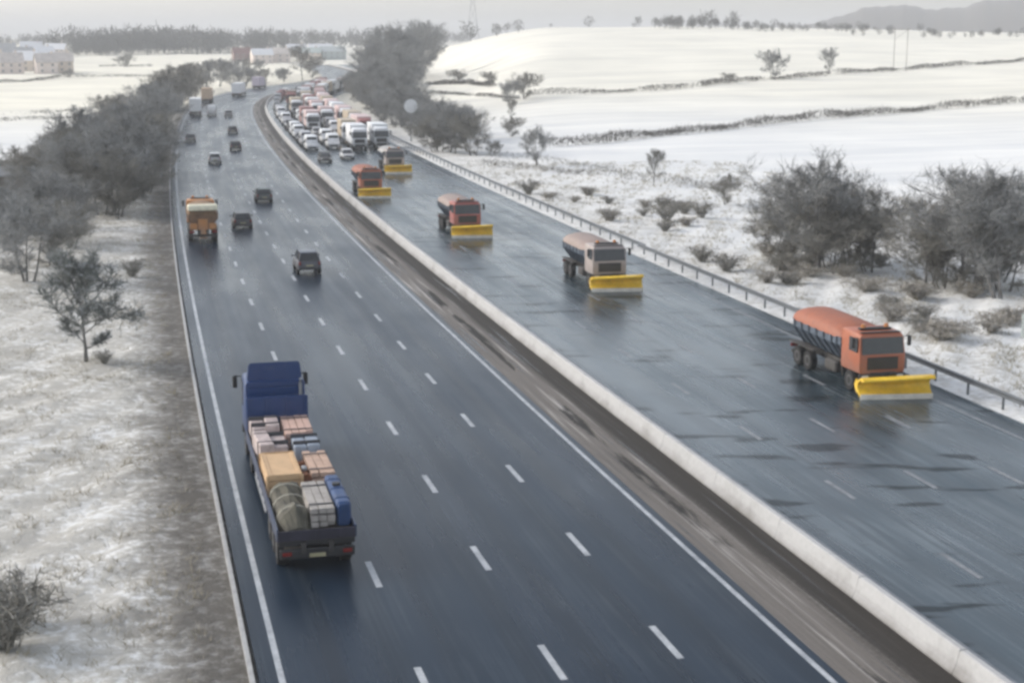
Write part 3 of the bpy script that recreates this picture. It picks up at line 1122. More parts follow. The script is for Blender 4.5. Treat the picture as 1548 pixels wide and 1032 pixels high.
GA = 'traffic driving away from the camera'
HL = {'hatchback': 2.1, 'SUV': 2.25, 'van': 2.6, 'lorry': 4.0, 'artic': 6.0}
away = [
    ('SUV', 13.0, 417, P_NAVY, 'dark car in the third lane, closest to the camera of the cars driving away', 'car', None),
    ('hatchback', 9.85, 347, P_BLACK, 'black car overtaking the orange maintenance truck', 'car', None),
    ('hatchback', 13.3, 307, P_GREEN, 'dark green car in the third lane, just ahead of the black car', 'car', None),
    ('hatchback', 9.6, 248, P_WHITE, 'bright white car alone in the second lane, beyond the orange maintenance truck', 'car', None),
    ('hatchback', 13.3, 228, P_BLACK, 'dark car in the third lane, level with the foremost jammed white lorries', 'car', None),
    ('hatchback', 6.3, 216, P_GREY, 'dark grey car beside the solid edge line under the verge trees', 'car', None),
    ('hatchback', 13.8, 203, P_GREY, 'grey car in the third lane, next beyond two dark cars', 'car', None),
    ('van', 9.9, 176, P_WHITE, 'small white van in the second lane, far up the road', 'van', None),
    ('hatchback', 13.6, 177, P_SILVER, 'silver car driving alongside the small far white van', 'car', None),
    ('lorry', 6.3, 176, P_WHITE, 'white lorry far up the slow lane beside the thicket', 'lorry', P_BOXW),
    ('lorry', 6.3, 156, P_CREAM, 'cream and tan lorry far up the slow lane, ahead of the white lorry', 'lorry', plain('tan_box_panels', (.50, .37, .26), .6)),
    ('artic', 11.2, 147, P_WHITE, 'long white articulated lorry sweeping round the far bend', 'lorry', P_BOXW),
    ('lorry', 6.6, 135, P_SILVER, 'pale mauve lorry, farthest vehicle driving away at the bend', 'lorry', plain('mauve_box_panels', (.52, .46, .53), .6)),
]
for kind, s, py, pm, lab, cat, bx in away:
    vehicle(kind, s, t_for(s, py) + HL[kind] - .1, False, pm, lab, cat, GA, bx)

gm = make_gritter(False, paint('maintenance_orange', (0.46, 0.20, 0.06), .5), plain('dark_grit_cover', (.20, .12, .06), .8), True)
place(gm, 6.05, t_for(6.05, 367) + 4.2)
tag(gm, 'orange maintenance truck with cream top board in the slow lane', 'truck', GA)

# ------------------------------------------------------------------ the queue behind the ploughs
GQ = 'vehicles jammed behind the snowploughs'
LN = {24.9: 'lane touching the concrete barrier', 28.6: 'second lane from the concrete barrier', 32.3: 'second lane from the guard rail', 36.0: 'lane along the guard rail'}
ORD = ['first', 'second', 'third', 'fourth', 'fifth', 'sixth', 'seventh', 'eighth', 'ninth', 'tenth', 'eleventh', 'twelfth', 'thirteenth', 'fourteenth', 'fifteenth', 'sixteenth', 'seventeenth', 'eighteenth', 'nineteenth', 'twentieth', 'twenty-first', 'twenty-second', 'twenty-third', 'twenty-fourth', 'twenty-fifth', 'twenty-sixth']
rq = random.Random(3)
COLN = [(P_WHITE, 'white'), (P_SILVER, 'silver'), (P_GREY, 'grey'), (P_BLACK, 'black'), (P_NAVY, 'navy blue'), (P_SILVER, 'silver')]
front = {
    24.9: [('hatchback', 'black', 247), ('van', 'white', 229)],
    28.6: [('hatchback', 'white', 242), ('van', 'white', 226)],
    32.3: [('lorry', 'white', 227)],
    36.0: [('lorry', 'white', 225)],
}
for s, head in front.items():
    n = 0
    t = 0
    for kind, cn, py in head:
        pm = dict((b, a) for a, b in COLN)[cn]
        t = t_for(s, py) + HL[kind]
        what = {'hatchback': 'car', 'van': 'van', 'lorry': 'box lorry'}[kind]
        vehicle(kind, s, t, True, pm, f'{cn} {what}, {ORD[n]} in the jammed {LN[s]}', what.split()[-1], GQ, P_BOXW if kind == 'lorry' else None)
        n += 1
        last = HL[kind]
    while True:
        r = rq.random()
        if s > 35:
            kind = 'artic' if r < .45 else ('lorry' if r < .75 else 'van')
        elif s > 31:
            kind = 'lorry' if r < .45 else ('artic' if r < .55 else ('van' if r < .8 else 'hatchback'))
        elif s > 27:
            kind = 'van' if r < .42 else ('SUV' if r < .58 else ('lorry' if r < .76 else 'hatchback'))
        else:
            kind = 'van' if r < .45 else ('SUV' if r < .7 else 'hatchback')
        gap = 3.5 + rq.random() * 5 + max(0, (t - 330) * .02)
        t += last + gap + HL[kind]
        last = HL[kind]
        if t > 640 or n >= 26:
            break
        pm, cn = rq.choice(COLN if kind in ('hatchback', 'SUV') else [(P_WHITE, 'white'), (P_WHITE, 'white'), (P_SILVER, 'silver'), (P_WHITE, 'white'), (P_RED, 'red')])
        bx = None
        what = {'hatchback': 'car', 'SUV': 'tall car', 'van': 'van', 'lorry': 'box lorry', 'artic': 'long lorry'}[kind]
        extra = ''
        if kind in ('lorry', 'artic'):
            bx, bn = rq.choice([(P_PINK, 'pink'), (P_BOXW, 'white'), (P_BOXB, 'brown'), (P_BOXW, 'white'), (P_BOXR, 'red'), (P_PINK, 'pink'), (P_BOXO, 'tan')])
            if s > 35 and n in (1, 2):
                bx, bn = P_PINK, 'pink'
            if s < 35 and s > 31 and n in (2, 3):
                bx, bn = P_BOXB, 'brown'
            cn = f'{bn}-sided'
        vehicle(kind, s, t, True, pm, f'{cn} {what}, {ORD[n]} in the jammed {LN[s]}', what.split()[-1], GQ, bx)
        n += 1


# ------------------------------------------------------------------ flatbed lorry and its load
def make_flatbed():
    root = empty('flatbed_lorry')
    # 13.4 m trailer: y -7.0 .. 6.4 ; cab up to y 9.3
    d = MB()
    d.box((0, -.3, 1.22), (2.5, 13.4, .16), bev=.03)
    for y in np.arange(-6.6, 6.3, 1.2):
        d.box((0, y, 1.10), (2.3, .10, .10))
    d.build('deck', plain('worn_deck_boards', (0.10, 0.085, 0.07), .75, var=.4, scale=1.5), root)
    for sx in (-1, 1):
        r = MB()
        r.box((sx * 1.27, -.3, 1.36), (.05, 13.4, .42))
        for y in np.arange(-6.4, 6.3, 1.05):
            r.box((sx * 1.275, y, 1.16), (.04, .12, .30))
        r.build('side_rail', paint('side_board_blue', (0.012, 0.03, 0.085), .5), root)
        g = MB()
        for k in range(3):
            g.box((sx * 1.2, .6, .55 + k * .22), (.05, 4.6, .10))
        g.build('side_guard', plain('pale_side_guard', (0.30, 0.31, 0.33), .5), root)
    hb = MB()
    hb.box((0, 6.45, 2.05), (2.5, .10, 1.6), bev=.03)
    for x in (-1.15, -.4, .4, 1.15):
        hb.box((x, 6.38, 2.05), (.09, .06, 1.6))
    hb.build('headboard', P_BLUE, root)
    ch = MB()
    for sx in (-1, 1):
        ch.box((sx * .45, -.6, .92), (.16, 13.0, .36))
    ch.box((0, -4.6, .70), (2.0, 4.0, .12))
    ch.box((0, 7.0, .85), (.9, 4.6, .3))
    ch.build('chassis', M_CHASSIS, root)
    rb = MB()
    rb.box((0, -6.98, .72), (2.45, .12, .34), bev=.04)
    rb.box((0, -6.93, 1.06), (2.48, .10, .20), bev=.02)
    tb = MB()
    tb.box((0, -7.0, 1.33), (2.5, .05, .34), bev=.01)
    for x in (-.8, 0, .8):
        tb.box((x, -7.035, 1.33), (.08, .03, .32))
    tb.build('tailboard', plain('dark_tailboard', (0.026, 0.024, 0.04), .6, var=.4), root)
    rb.build('rear_bumper', M_BLACK, root)
    for sx in (-1, 1):
        MB().box((sx * .98, -7.06, .74), (.30, .05, .13), bev=.02).build('tail_light', M_TAIL, root)
        mf = MB()
        mf.box((sx * .98, -6.2, .52), (.5, .03, .55))
        mf.build('mud_flap', M_BLACK, root)
    MB().box((0, -7.06, .66), (.52, .03, .12)).build('number_plate', M_PLATE, root)
    wheels(root, [(q * 1.22, y) for y in (-5.8, -4.5, -3.2) for q in (1, -1)] + [(q * 1.2, y) for y in (5.4, 8.3) for q in (1, -1)], .5, .38)
    cab_parts(root, P_BLUE, 7.15, 9.6, 1.05, 3.35, roof_fairing=.75)
    bw = MB()
    bw.box((0, 7.12, 2.25), (2.2, .04, 1.7), bev=.02)
    bw.box((-.55, 7.09, 2.6), (.8, .03, .45), bev=.02)
    bw.build('cab_back_panel', P_BLUE, root)
    ex = MB()
    ex.tube([(1.0, 6.75, 1.0), (1.0, 6.75, 3.3), (1.0, 6.6, 3.5)], [.07, .07, .07], 8)
    ex.build('exhaust_stack', M_STEEL, root)
    return root


FS = 6.28
FT = t_for(6.3, 866) + 7.0
fb = make_flatbed()
place(fb, FS, FT)
tag(fb, 'blue flatbed lorry loaded with mixed crates and wrapped pallets, closest vehicle', 'lorry', GA)
FM = Matrix.Translation(P(FS, FT, .004)) @ Matrix.Rotation(-heading(FT), 4, 'Z')
GC = 'load on the blue flatbed lorry'


def load(name, x, y, rz=0.0):
    p = FM @ Vector((x, y, 1.303))
    return empty(name, p, -heading(FT) + rz)


def pallet(root):
    m = MB()
    for k in range(6):
        m.box((-.5 + k * .2, 0, .13), (.13, 1.35, .025))
    for yy in (-.6, 0, .6):
        m.box((0, yy, .06), (1.13, .10, .11))
    m.build('pallet', plain('pallet_wood', (0.36, 0.25, 0.15), .8, var=.3), root)


def wrapped_load(x, y, dims, mat, label, rz=0.0, lumps=4, seed=0):
    r = load('wrapped_pallet', x, y, rz)
    pallet(r)
    rg = random.Random(seed)
    m = MB()
    n = 2
    for k in range(lumps):
        bx = (k % n - .5) * dims[0] * .5
        by = ((k // n) - (lumps / n - 1) / 2) * dims[1] / (lumps / n)
        hh = dims[2] * (0.78 + rg.random() * .22)
        m.box((bx, by, .15 + hh / 2), (dims[0] * .5 - .015, dims[1] / (lumps / n) - .015, hh), rz=rg.uniform(-.03, .03), bev=.03, taper=.97)
    m.build('wrapped_goods', mat, r)
    for yy in (-.3, .3):
        MB().box((0, yy * dims[1], .16 + dims[2] / 2), (dims[0] + .02, .05, dims[2] + .015), bev=.01).build('strap', plain('strap_dark', (.05, .05, .055), .6), r)
    tag(r, label, 'pallet load', GC)
    return r


def crate(x, y, dims, mat, label, rz=0.0, bar=None):
    r = load('crate', x, y, rz)
    m = MB()
    n = max(3, int(dims[1] / .28))
    for k in range(n):
        yy = -dims[1] / 2 + (k + .5) * dims[1] / n
        m.box((0, yy, dims[2] - .015), (dims[0], dims[1] / n - .018, .03))
    for zz in np.arange(.12, dims[2] - .05, .24):
        for sx in (-1, 1):
            m.box((sx * (dims[0] / 2 - .02), 0, zz + .06), (.04, dims[1] - .01, .21))
        for sy in (-1, 1):
            m.box((0, sy * (dims[1] / 2 - .02), zz + .06), (dims[0] - .09, .036, .21))
    m.build('boards', mat, r)
    b = MB()
    for sx in (-1, 1):
        for sy in (-1, 1):
            b.box((sx * (dims[0] / 2 + .005), sy * (dims[1] / 2 + .005), dims[2] / 2), (.09, .09, dims[2] + .02))
        b.box((sx * (dims[0] / 2 - .1), 0, dims[2] + .012), (.10, dims[1], .025))
    b.box((0, 0, .05), (dims[0] * .9, dims[1] * .9, .09))
    b.build('battens', bar or mat, r)
    tag(r, label, 'crate', GC)
    return r


M_WRAPW = plain('white_shrink_wrap', (0.72, 0.67, 0.67), .35, var=.25, scale=3, bmp=.3)
M_WRAPG = plain('grey_shrink_wrap', (0.46, 0.46, 0.48), .35, var=.3, scale=3, bmp=.3)
M_TAN = plain('tan_card', (0.52, 0.35, 0.20), .75, var=.18)
M_PINKT = plain('pinkish_board', (0.50, 0.34, 0.28), .75, var=.25)
M_RUST = plain('rusty_steel', (0.20, 0.085, 0.045), .8, .2, var=.4)
M_GREENT = plain('dark_green_tarpaulin', (0.075, 0.07, 0.052), .8, var=.5, bmp=.6)
M_BLUET = plain('blue_plastic', (0.014, 0.045, 0.13), .5, var=.3)

def board_stack(x, y, dims, mat, label, rz=0.0, seed=0):
    r = load('board_stack', x, y, rz)
    rg = random.Random(seed)
    m = MB()
    nl = max(3, int(dims[2] / .2))
    hl = dims[2] / nl
    npk = max(3, int(dims[0] / .24))
    wp = dims[0] / npk
    for k in range(nl):
        for j in range(npk):
            L = dims[1] * rg.uniform(.86, 1.0)
            m.box((-dims[0] / 2 + (j + .5) * wp + rg.uniform(-.01, .01), rg.uniform(-.5, .5) * (dims[1] - L), .10 + k * hl + hl * .42 + rg.uniform(0, .03) * (k == nl - 1)), (wp - .02, L, hl * .8), rz=rg.uniform(-.012, .012))
    m.build('boards', mat, r)
    for yy in (-.32, .32):
        b = MB()
        b.box((0, yy * dims[1], .05), (dims[0], .10, .10))
        b.build('bearer', plain('pallet_wood', (0.36, 0.25, 0.15), .8, var=.3), r)
        b = MB()
        b.box((0, yy * dims[1], .12 + dims[2]), (dims[0] + .03, .06, .03))
        for sx in (-1, 1):
            b.box((sx * (dims[0] / 2 + .012), yy * dims[1], .06 + dims[2] / 2), (.02, .06, dims[2] + .08))
        b.build('strap', plain('strap_dark', (.05, .05, .055), .6), r)
    tag(r, label, 'board stack', GC)
    return r


M_PALEPINK = plain('weathered_pinkish_wrap', (0.42, 0.35, 0.335), .6, var=.4, scale=4, bmp=.4)
M_TAN = plain('tan_card', (0.205, 0.137, 0.085), .75, var=.3, bmp=.3)
M_PINKT = plain('pinkish_board', (0.33, 0.225, 0.18), .75, var=.4)
M_GREYW = plain('weathered_grey_board', (0.30, 0.28, 0.26), .8, var=.45)
wrapped_load(-.62, 5.35, (1.12, 1.7, .72), M_PALEPINK, 'pinkish white wrapped pallet against the headboard, beside stacked brown boards', 0, 2, 1)
wrapped_load(-.60, 2.75, (1.15, 2.2, .68), M_PALEPINK, 'pinkish white wrapped pallet directly in front of the big tan crate', .03, 2, 2)
crate(-.56, -.80, (1.2, 3.1, .72), M_TAN, 'big tan crate in the middle of the flatbed load', 0)
board_stack(.60, 4.9, (1.1, 2.9, .65), M_PINKT, 'pinkish brown board stack against the headboard, next to pinkish white wrap', -.02, 3)
wrapped_load(.66, 2.2, (1.0, 1.7, .72), plain('grey_blue_sheet', (0.27, 0.31, 0.37), .5, var=.4, bmp=.4), 'grey blue sheeted pallet behind the pinkish brown board stack', 0, 2, 4)
board_stack(.80, -.75, (.85, 3.2, .62), plain('pale_pink_tan_board', (0.42, 0.29, 0.22), .75, var=.35), 'narrow pale tan board stack beside rusty machinery', .01, 8)


def machine():
    r = load('machine_part', .22, -1.2, 0)
    m = MB()
    m.box((0, 0, .12), (.34, 2.4, .22), bev=.03)
    m.cyl((0, -.9, .42), (0, .3, .42), .20, 14)
    m.cyl((0, .35, .40), (0, .9, .40), .13, 14)
    for y in (-.9, -.3, .3):
        m.cyl((0, y - .03, .42), (0, y + .03, .42), .24, 14)
    m.box((0, .98, .35), (.3, .3, .5), bev=.04)
    m.build('casing', M_RUST, r)
    MB().box((0, -.2, .68), (.18, .4, .12), bev=.03).build('gear_cover', M_STEEL, r)
    tag(r, 'rusty brown machine part wedged between the tan and pinkish crates', 'machine', GC)


machine()
r = load('tarpaulin_bundle', -.60, -4.6, 0)
m = MB()
rg = random.Random(12)
rings = []
for k in range(9):
    a = k / 8
    y = -2.1 + 4.2 * a
    hgt = (.50 + .16 * math.sin(a * 9) + .08 * rg.random()) * min(1, 6 * a + .35, 6 * (1 - a) + .35)
    w = .56 * min(1, 8 * a + .7, 8 * (1 - a) + .7)
    rings.append([(w * math.cos(q) * (1 + .06 * rg.uniform(-1, 1)), y, max(0.0, hgt * math.sin(q) ** .7 * (1 + .22 * rg.uniform(-1, 1)))) for q in [math.pi * j / 8 for j in range(9)]])
m.loft(rings)
m.build('tarpaulin', M_GREENT, r)
for y in (-1.3, 0, 1.3):
    MB().tube([(.62 * math.cos(q), y, .02 + .70 * math.sin(q) ** .7) for q in [math.pi * j / 8 for j in range(9)]], [.02] * 9, 5).build('rope', plain('pale_rope', (.4, .38, .32), .8), r)
tag(r, 'dark olive tarpaulin bundle roped down behind the big tan crate', 'bundle', GC)
board_stack(.28, -4.9, (.8, 3.4, .62), M_GREYW, 'weathered grey board stack between olive tarpaulin and blue tank', 0, 6)


def tank():
    r = load('plastic_tank', .98, -4.7, 0)
    m = MB()
    m.loft([rring(-1.7, .18, .06, .78, .08), rring(-1.6, .24, .02, .86, .10), rring(1.6, .24, .02, .86, .10), rring(1.7, .18, .06, .78, .08)])
    for y in (-1.1, 0, 1.1):
        m.loft([rring(y - .05, .255, .01, .88, .10), rring(y + .05, .255, .01, .88, .10)])
    m.build('tank_body', M_BLUET, r)
    MB().cyl((0, .3, .86), (0, .3, .95), .14, 12).build('lid', M_BLACK, r)
    tag(r, 'bright blue plastic tank at the rear corner of the flatbed', 'tank', GC)


tank()


# ------------------------------------------------------------------ trees
M_BARK = twig_mat('winter_bark', (0.12, 0.115, 0.11), (0.18, 0.172, 0.165), .3)
M_TWIG = twig_mat('bare_twigs', (0.20, 0.203, 0.198), (0.30, 0.302, 0.295), .35)
M_TWIGB = twig_mat('brown_twigs', (0.185, 0.178, 0.155), (0.28, 0.268, 0.24), .3)
M_FIR = twig_mat('frosted_twigs', (0.15, 0.165, 0.155), (0.25, 0.26, 0.245), 1.0)


def quads_obj(name, starts, ends, widths, mat, parent=None, seed=0, tip=.35):
    """many thin twigs or blades as narrow faces, one mesh"""
    rg = np.random.RandomState(seed)
    a = np.asarray(starts, float); b = np.asarray(ends, float); w = np.asarray(widths, float)[:, None]
    d = b - a
    L = np.linalg.norm(d, axis=1, keepdims=True) + 1e-9
    rnd = rg.normal(size=a.shape)
    side = np.cross(d / L, rnd)
    side /= np.linalg.norm(side, axis=1, keepdims=True) + 1e-9
    v = np.stack([a - side * w / 2, a + side * w / 2, b + side * w * tip / 2, b - side * w * tip / 2], 1).reshape(-1, 3)
    n = len(a)
    me = bpy.data.meshes.new(name)
    me.vertices.add(n * 4)
    me.loops.add(n * 4)
    me.polygons.add(n)
    me.vertices.foreach_set('co', v.astype(np.float32).ravel())
    me.loops.foreach_set('vertex_index', np.arange(n * 4, dtype=np.int32))
    me.polygons.foreach_set('loop_start', np.arange(0, n * 4, 4, dtype=np.int32))
    me.update(calc_edges=True)
    me.validate()
    me.materials.append(mat)
    o = bpy.data.objects.new(name, me)
    COL.objects.link(o)
    if parent:
        o.parent = parent
    return o


def bare_tree(name, seed, h, spread, stems=1, low=.18, dense=1.0, mat=None, tw=.04):
    rg = random.Random(seed)
    root = empty(name)
    mb = MB()
    tips = []

    def branch(p, d, L, r, lev, nseg=3):
        pts, rad = [Vector(p)], [r]
        q, dd = Vector(p), Vector(d).normalized()
        for k in range(nseg):
            dd = (dd + Vector((rg.gauss(0, .16), rg.gauss(0, .16), .10 + rg.gauss(0, .08)))).normalized()
            q = q + dd * L / nseg
            pts.append(q.copy()); rad.append(r * (1 - .75 * (k + 1) / nseg))
        if lev <= 2 and r > .010:
            mb.tube(pts, rad, 5 if lev == 0 else 4 if lev == 1 else 3)
        tips.append((lev, pts, dd))
        return pts, dd
    def cr(z):   # crown half-width at relative height z
        return spread * max(.15, math.sin(math.pi * min(1, max(0, (z - low * .6) / (1.02 - low * .6))) ** .85) ** .7)
    twS, twE, twW = [], [], []
    for sn in range(stems):
        a0 = rg.random() * 6.28
        off = Vector((math.cos(a0), math.sin(a0), 0)) * (spread * .25 * (stems > 1) * rg.random())
        lean = Vector((math.cos(a0) * .25 * (stems > 1), math.sin(a0) * .25 * (stems > 1), 1))
        hh = h * (1 if sn == 0 else rg.uniform(.65, .95))
        r0 = h * .016 / math.sqrt(stems) + .02
        q = off.copy(); pts = [q.copy()]; rad = [r0 * 1.3]
        dd = lean.normalized()
        for k in range(6):
            dd = (dd + Vector((rg.gauss(0, .07), rg.gauss(0, .07), .06))).normalized()
            q = q + dd * hh * .9 / 6
            pts.append(q.copy()); rad.append(r0 * (1 - .85 * (k + 1) / 6))
        mb.tube(pts, rad, 6)
        nl = int(13 / math.sqrt(stems) + 2)
        for i in range(nl):
            f = low + (1 - low) * (i + rg.random() * .6) / nl
            k = min(5, int(f * 6)); fr = f * 6 - k
            p = pts[k].lerp(pts[k + 1], min(1, fr))
            a = i * 2.4 + rg.gauss(0, .4)
            el = .25 + .75 * f + rg.gauss(0, .15)
            Ll = cr(f) * rg.uniform(.8, 1.15) / max(.45, math.cos(min(el, 1.2)))
            Ll = min(Ll, spread * 1.2, h * (1.0 - f) * .9 + .7)
            d = Vector((math.cos(a) * math.cos(el), math.sin(a) * math.cos(el), math.sin(el)))
            lp, ld = branch(p, d, Ll, r0 * .45 * (1 - .5 * f), 1, 4)
            for j in range(6):
                g = .25 + .75 * (j + rg.random()) / 6
                kk = min(3, int(g * 4)); pp = lp[kk].lerp(lp[kk + 1], g * 4 - kk)
                sd_ = (ld + Vector((rg.gauss(0, .8), rg.gauss(0, .8), rg.gauss(.1, .5)))).normalized()
                L2 = Ll * .42 * rg.uniform(.6, 1.1)
                sp_, sdir = branch(pp, sd_, L2, r0 * .16, 2, 3)
                for m_ in range(int(13 * dense)):
                    g2 = .15 + .85 * rg.random()
                    k2 = min(2, int(g2 * 3)); p2 = sp_[k2].lerp(sp_[k2 + 1], g2 * 3 - k2)
                    d2 = (sdir + Vector((rg.gauss(0, .8), rg.gauss(0, .8), rg.gauss(.15, .6)))).normalized()
                    L3 = L2 * rg.uniform(.3, .6) + .15
                    e = p2 + d2 * L3
                    twS.append(p2); twE.append(e); twW.append(tw)
                    for z_ in range(5):
                        p3 = p2.lerp(e, rg.uniform(.2, 1))
                        d3 = (d2 + Vector((rg.gauss(0, .7), rg.gauss(0, .7), rg.gauss(.1, .6)))).normalized()
                        twS.append(p3); twE.append(p3 + d3 * L3 * rg.uniform(.4, .8)); twW.append(tw * .75)
    mb.build('trunk', M_BARK, root)
    quads_obj('crown', twS, twE, twW, mat or M_TWIG, root, seed)
    return root


def put(o, x, y, scale=(1, 1, 1), rz=0.0, sink=.08):
    o.location = (x, y, gz(x, y) - sink)
    o.scale = scale
    o.rotation_euler = (0, 0, rz)
    return o


TP = [bare_tree('bare_tree', 11, 9.0, 3.6, 1, .20, 1.15), bare_tree('bare_tree', 12, 9.0, 4.3, 3, .12, 1.2), bare_tree('bare_tree', 13, 9.0, 4.0, 2, .16, 1.2),
      bare_tree('bare_tree', 14, 9.0, 3.2, 1, .25, 1.1, M_TWIGB), bare_tree('bare_tree', 15, 9.0, 4.6, 4, .08, 1.2, M_TWIGB)]
T_USED = set()
rt = random.Random(21)


def tree_at(px, py, top, k=None, wide=1.0, label=None, group=None, dx=0.0):
    """a tree whose foot is seen at (px, py) and whose top at row top"""
    x, y, z, lam = pix(px, py)
    S_, T_, _ = road_coords([x], [y])
    if 1.5 < S_[0] < 42.5 and T_[0] < 920:      # keep the carriageways clear
        q = P(0.8 if S_[0] < 21 else 43.5, float(T_[0]))
        x, y = q[0], q[1]
    zc = lam
    h = (py - top) * zc / F_PX * 1.0
    k = rt.randrange(len(TP)) if k is None else k
    if k in T_USED:
        o = copy_tree(TP[k])
    else:
        T_USED.add(k)
        o = TP[k]
    sc = h / 9.0
    put(o, x, y, (sc * wide, sc * wide, sc), rt.random() * 6.28)
    tag(o, label, 'tree', group)
    return o


# roadside trees along the outgoing verge
GV = 'bare trees along the outgoing verge'
LV = 'bare winter tree in the thicket bordering the outgoing verge'
verge_trees = [(128, 322, 205, 1), (95, 318, 212, 4), (168, 305, 180, 2), (205, 300, 195, 1), (150, 285, 168, 2), (190, 268, 165, 0), (226, 262, 178, 4), (215, 240, 150, 1),
               (238, 225, 148, 2), (200, 232, 160, 3), (248, 205, 132, 1), (258, 195, 130, 2), (246, 186, 118, 3), (268, 180, 118, 4), (262, 168, 108, 3), (282, 160, 106, 3),
               (276, 152, 103, 4), (296, 146, 100, 3), (312, 138, 98, 0), (290, 138, 100, 3), (330, 131, 94, 2), (318, 128, 96, 3), (345, 126, 95, 1), (360, 122, 95, 0),
               (245, 245, 175, 4), (232, 290, 215, 4), (110, 300, 200, 3), (176, 330, 240, 4), (250, 268, 200, 1), (376, 119, 94, 3), (395, 116, 95, 2), (340, 119, 96, 4)]
for i, (px, py, top, k) in enumerate(verge_trees):
    tree_at(px, py, top - 4, k, 1.15, LV, GV)
GN = 'bushes on the near snowy bank'
for px, py, top, k, w, lab in ((40, 425, 300, 1, 1.25, 'wide grey bush-like tree on the snowy bank, behind the lone rounded tree'),
                               (-8, 400, 285, 2, 1.3, 'bare grey tree at the picture edge beside the wide bush-like tree'),
                               (75, 400, 315, 4, 1.2, 'small bare tree between the lone rounded tree and the roadside thicket'),
                               (105, 375, 300, 4, 1.2, 'low bare tree at the near end of the roadside thicket')):
    tree_at(px, py, top, k, w, lab, GN)
fx, fy, fz, fl = pix(130, 548)
ft = bare_tree('bare_tree', 33, 5.6, 2.45, 1, .13, 1.5, M_FIR, .045)
put(ft, fx, fy)
tag(ft, 'lone rounded bare tree standing apart on the frosty bank beside the slow lane', 'tree')

# trees beyond the guard rail
GR = 'bare trees on the snowy verge beyond the guard rail'
for px, py, top, k, w, lab in (
        (1238, 408, 238, 1, 1.18, 'big round bare tree beyond the guard rail, highest of its thicket'),
        (1215, 395, 268, 4, 1.1, 'bare bushy tree hugging the big round one on the road side'),
        (1290, 400, 280, 4, 1.25, 'low spreading bare tree between the two big bare trees'),
        (1400, 430, 300, 4, 1.1, 'slim bare tree at the foot of the dark edge clump'),
        (1470, 445, 258, 1, 1.2, 'broad dark bare tree with thick stems behind the closest snowplough'),
        (1530, 455, 262, 2, 1.2, 'dark bare tree cut by the picture edge beside the broad one'),
        (1175, 388, 300, 4, 1.3, 'low dense bare shrub tree at the road side end of the thicket'),
        (1262, 412, 310, 4, 1.5, 'low dense shrub tree growing under the big round bare tree'),
        (1318, 412, 320, 4, 1.4, 'low dense shrub tree just past the big round bare tree'),
        (1428, 436, 325, 4, 1.3, 'low dense shrub tree at the stems of the broad dark tree'),
        (1508, 440, 310, 4, 1.4, 'low dense shrub tree between broad dark tree and picture edge'),
        (1440, 420, 285, 2, 1.2, 'bare tree just behind the broad dark one'),
        (1495, 425, 268, 4, 1.2, 'bare tree rising between the broad dark one and the edge one'),
        (988, 282, 226, 3, .9, 'faint slender bare tree alone on the snowy meadow hedge'),
        (1098, 310, 262, 4, .9, 'small dark bush standing alone left on the snowy slope'.replace(' left', '')),
        (812, 250, 192, 1, .9, 'dark bare tree at the corner of the meadow hedge'),
        (775, 207, 176, 4, 1.2, 'low bare tree on the hedge below the tree clump'),
        (795, 150, 110, 4, 1.25, 'spreading bare tree at the hedge corner beneath the snowy hill'),
        (770, 158, 122, 1, 1.2, 'squat bare tree joined to the spreading one under the hill'),
        (772, 185, 150, 3, .8, 'thin bare tree in the hedge running down from the hill clump'),
        (740, 130, 108, 4, 1.2, 'small bare tree in the short hedge near the dark wood'),
        (690, 127, 105, 4, 1.4, 'low bushy tree in the short hedge touching the dark wood'),
        (1170, 120, 76, 1, 1.0, 'pale spreading field tree on the upper hedge, beside the round one'),
        (1254, 112, 73, 2, .85, 'round field tree standing on the upper hedge'),
        (1100, 126, 110, 4, 1.6, 'small clump of bushes on the upper hedge'),
        (745, 235, 212, 4, 1.2, 'little bare bush where the verge thicket ends')):
    tree_at(px, py, top, k, w, lab, GR)

GW = 'trees of the dark wood beside the jam'
LW = 'bare tree in the dark wood overlooking the traffic jam'
for px, py, top, k in ((660, 228, 168, 1), (690, 232, 160, 2), (712, 236, 172, 4), (640, 215, 160, 1), (672, 214, 158, 4), (700, 215, 162, 1), (625, 205, 150, 2), (650, 200, 152, 0),
                       (612, 190, 128, 1), (600, 175, 105, 1), (620, 170, 100, 0), (585, 165, 92, 2), (570, 158, 88, 1), (606, 158, 80, 2), (632, 190, 150, 4),
                       (590, 146, 66, 1), (565, 140, 62, 1), (540, 135, 72, 0), (575, 130, 45, 2), (600, 128, 40, 1), (618, 126, 52, 1),
                       (556, 120, 40, 1), (580, 116, 36, 2), (604, 116, 38, 1), (550, 128, 52, 0), (528, 122, 70, 3), (545, 112, 46, 2), (520, 130, 88, 3), (510, 118, 85, 4)):
    tree_at(px, py, top, k, 1.05, LW, GW)


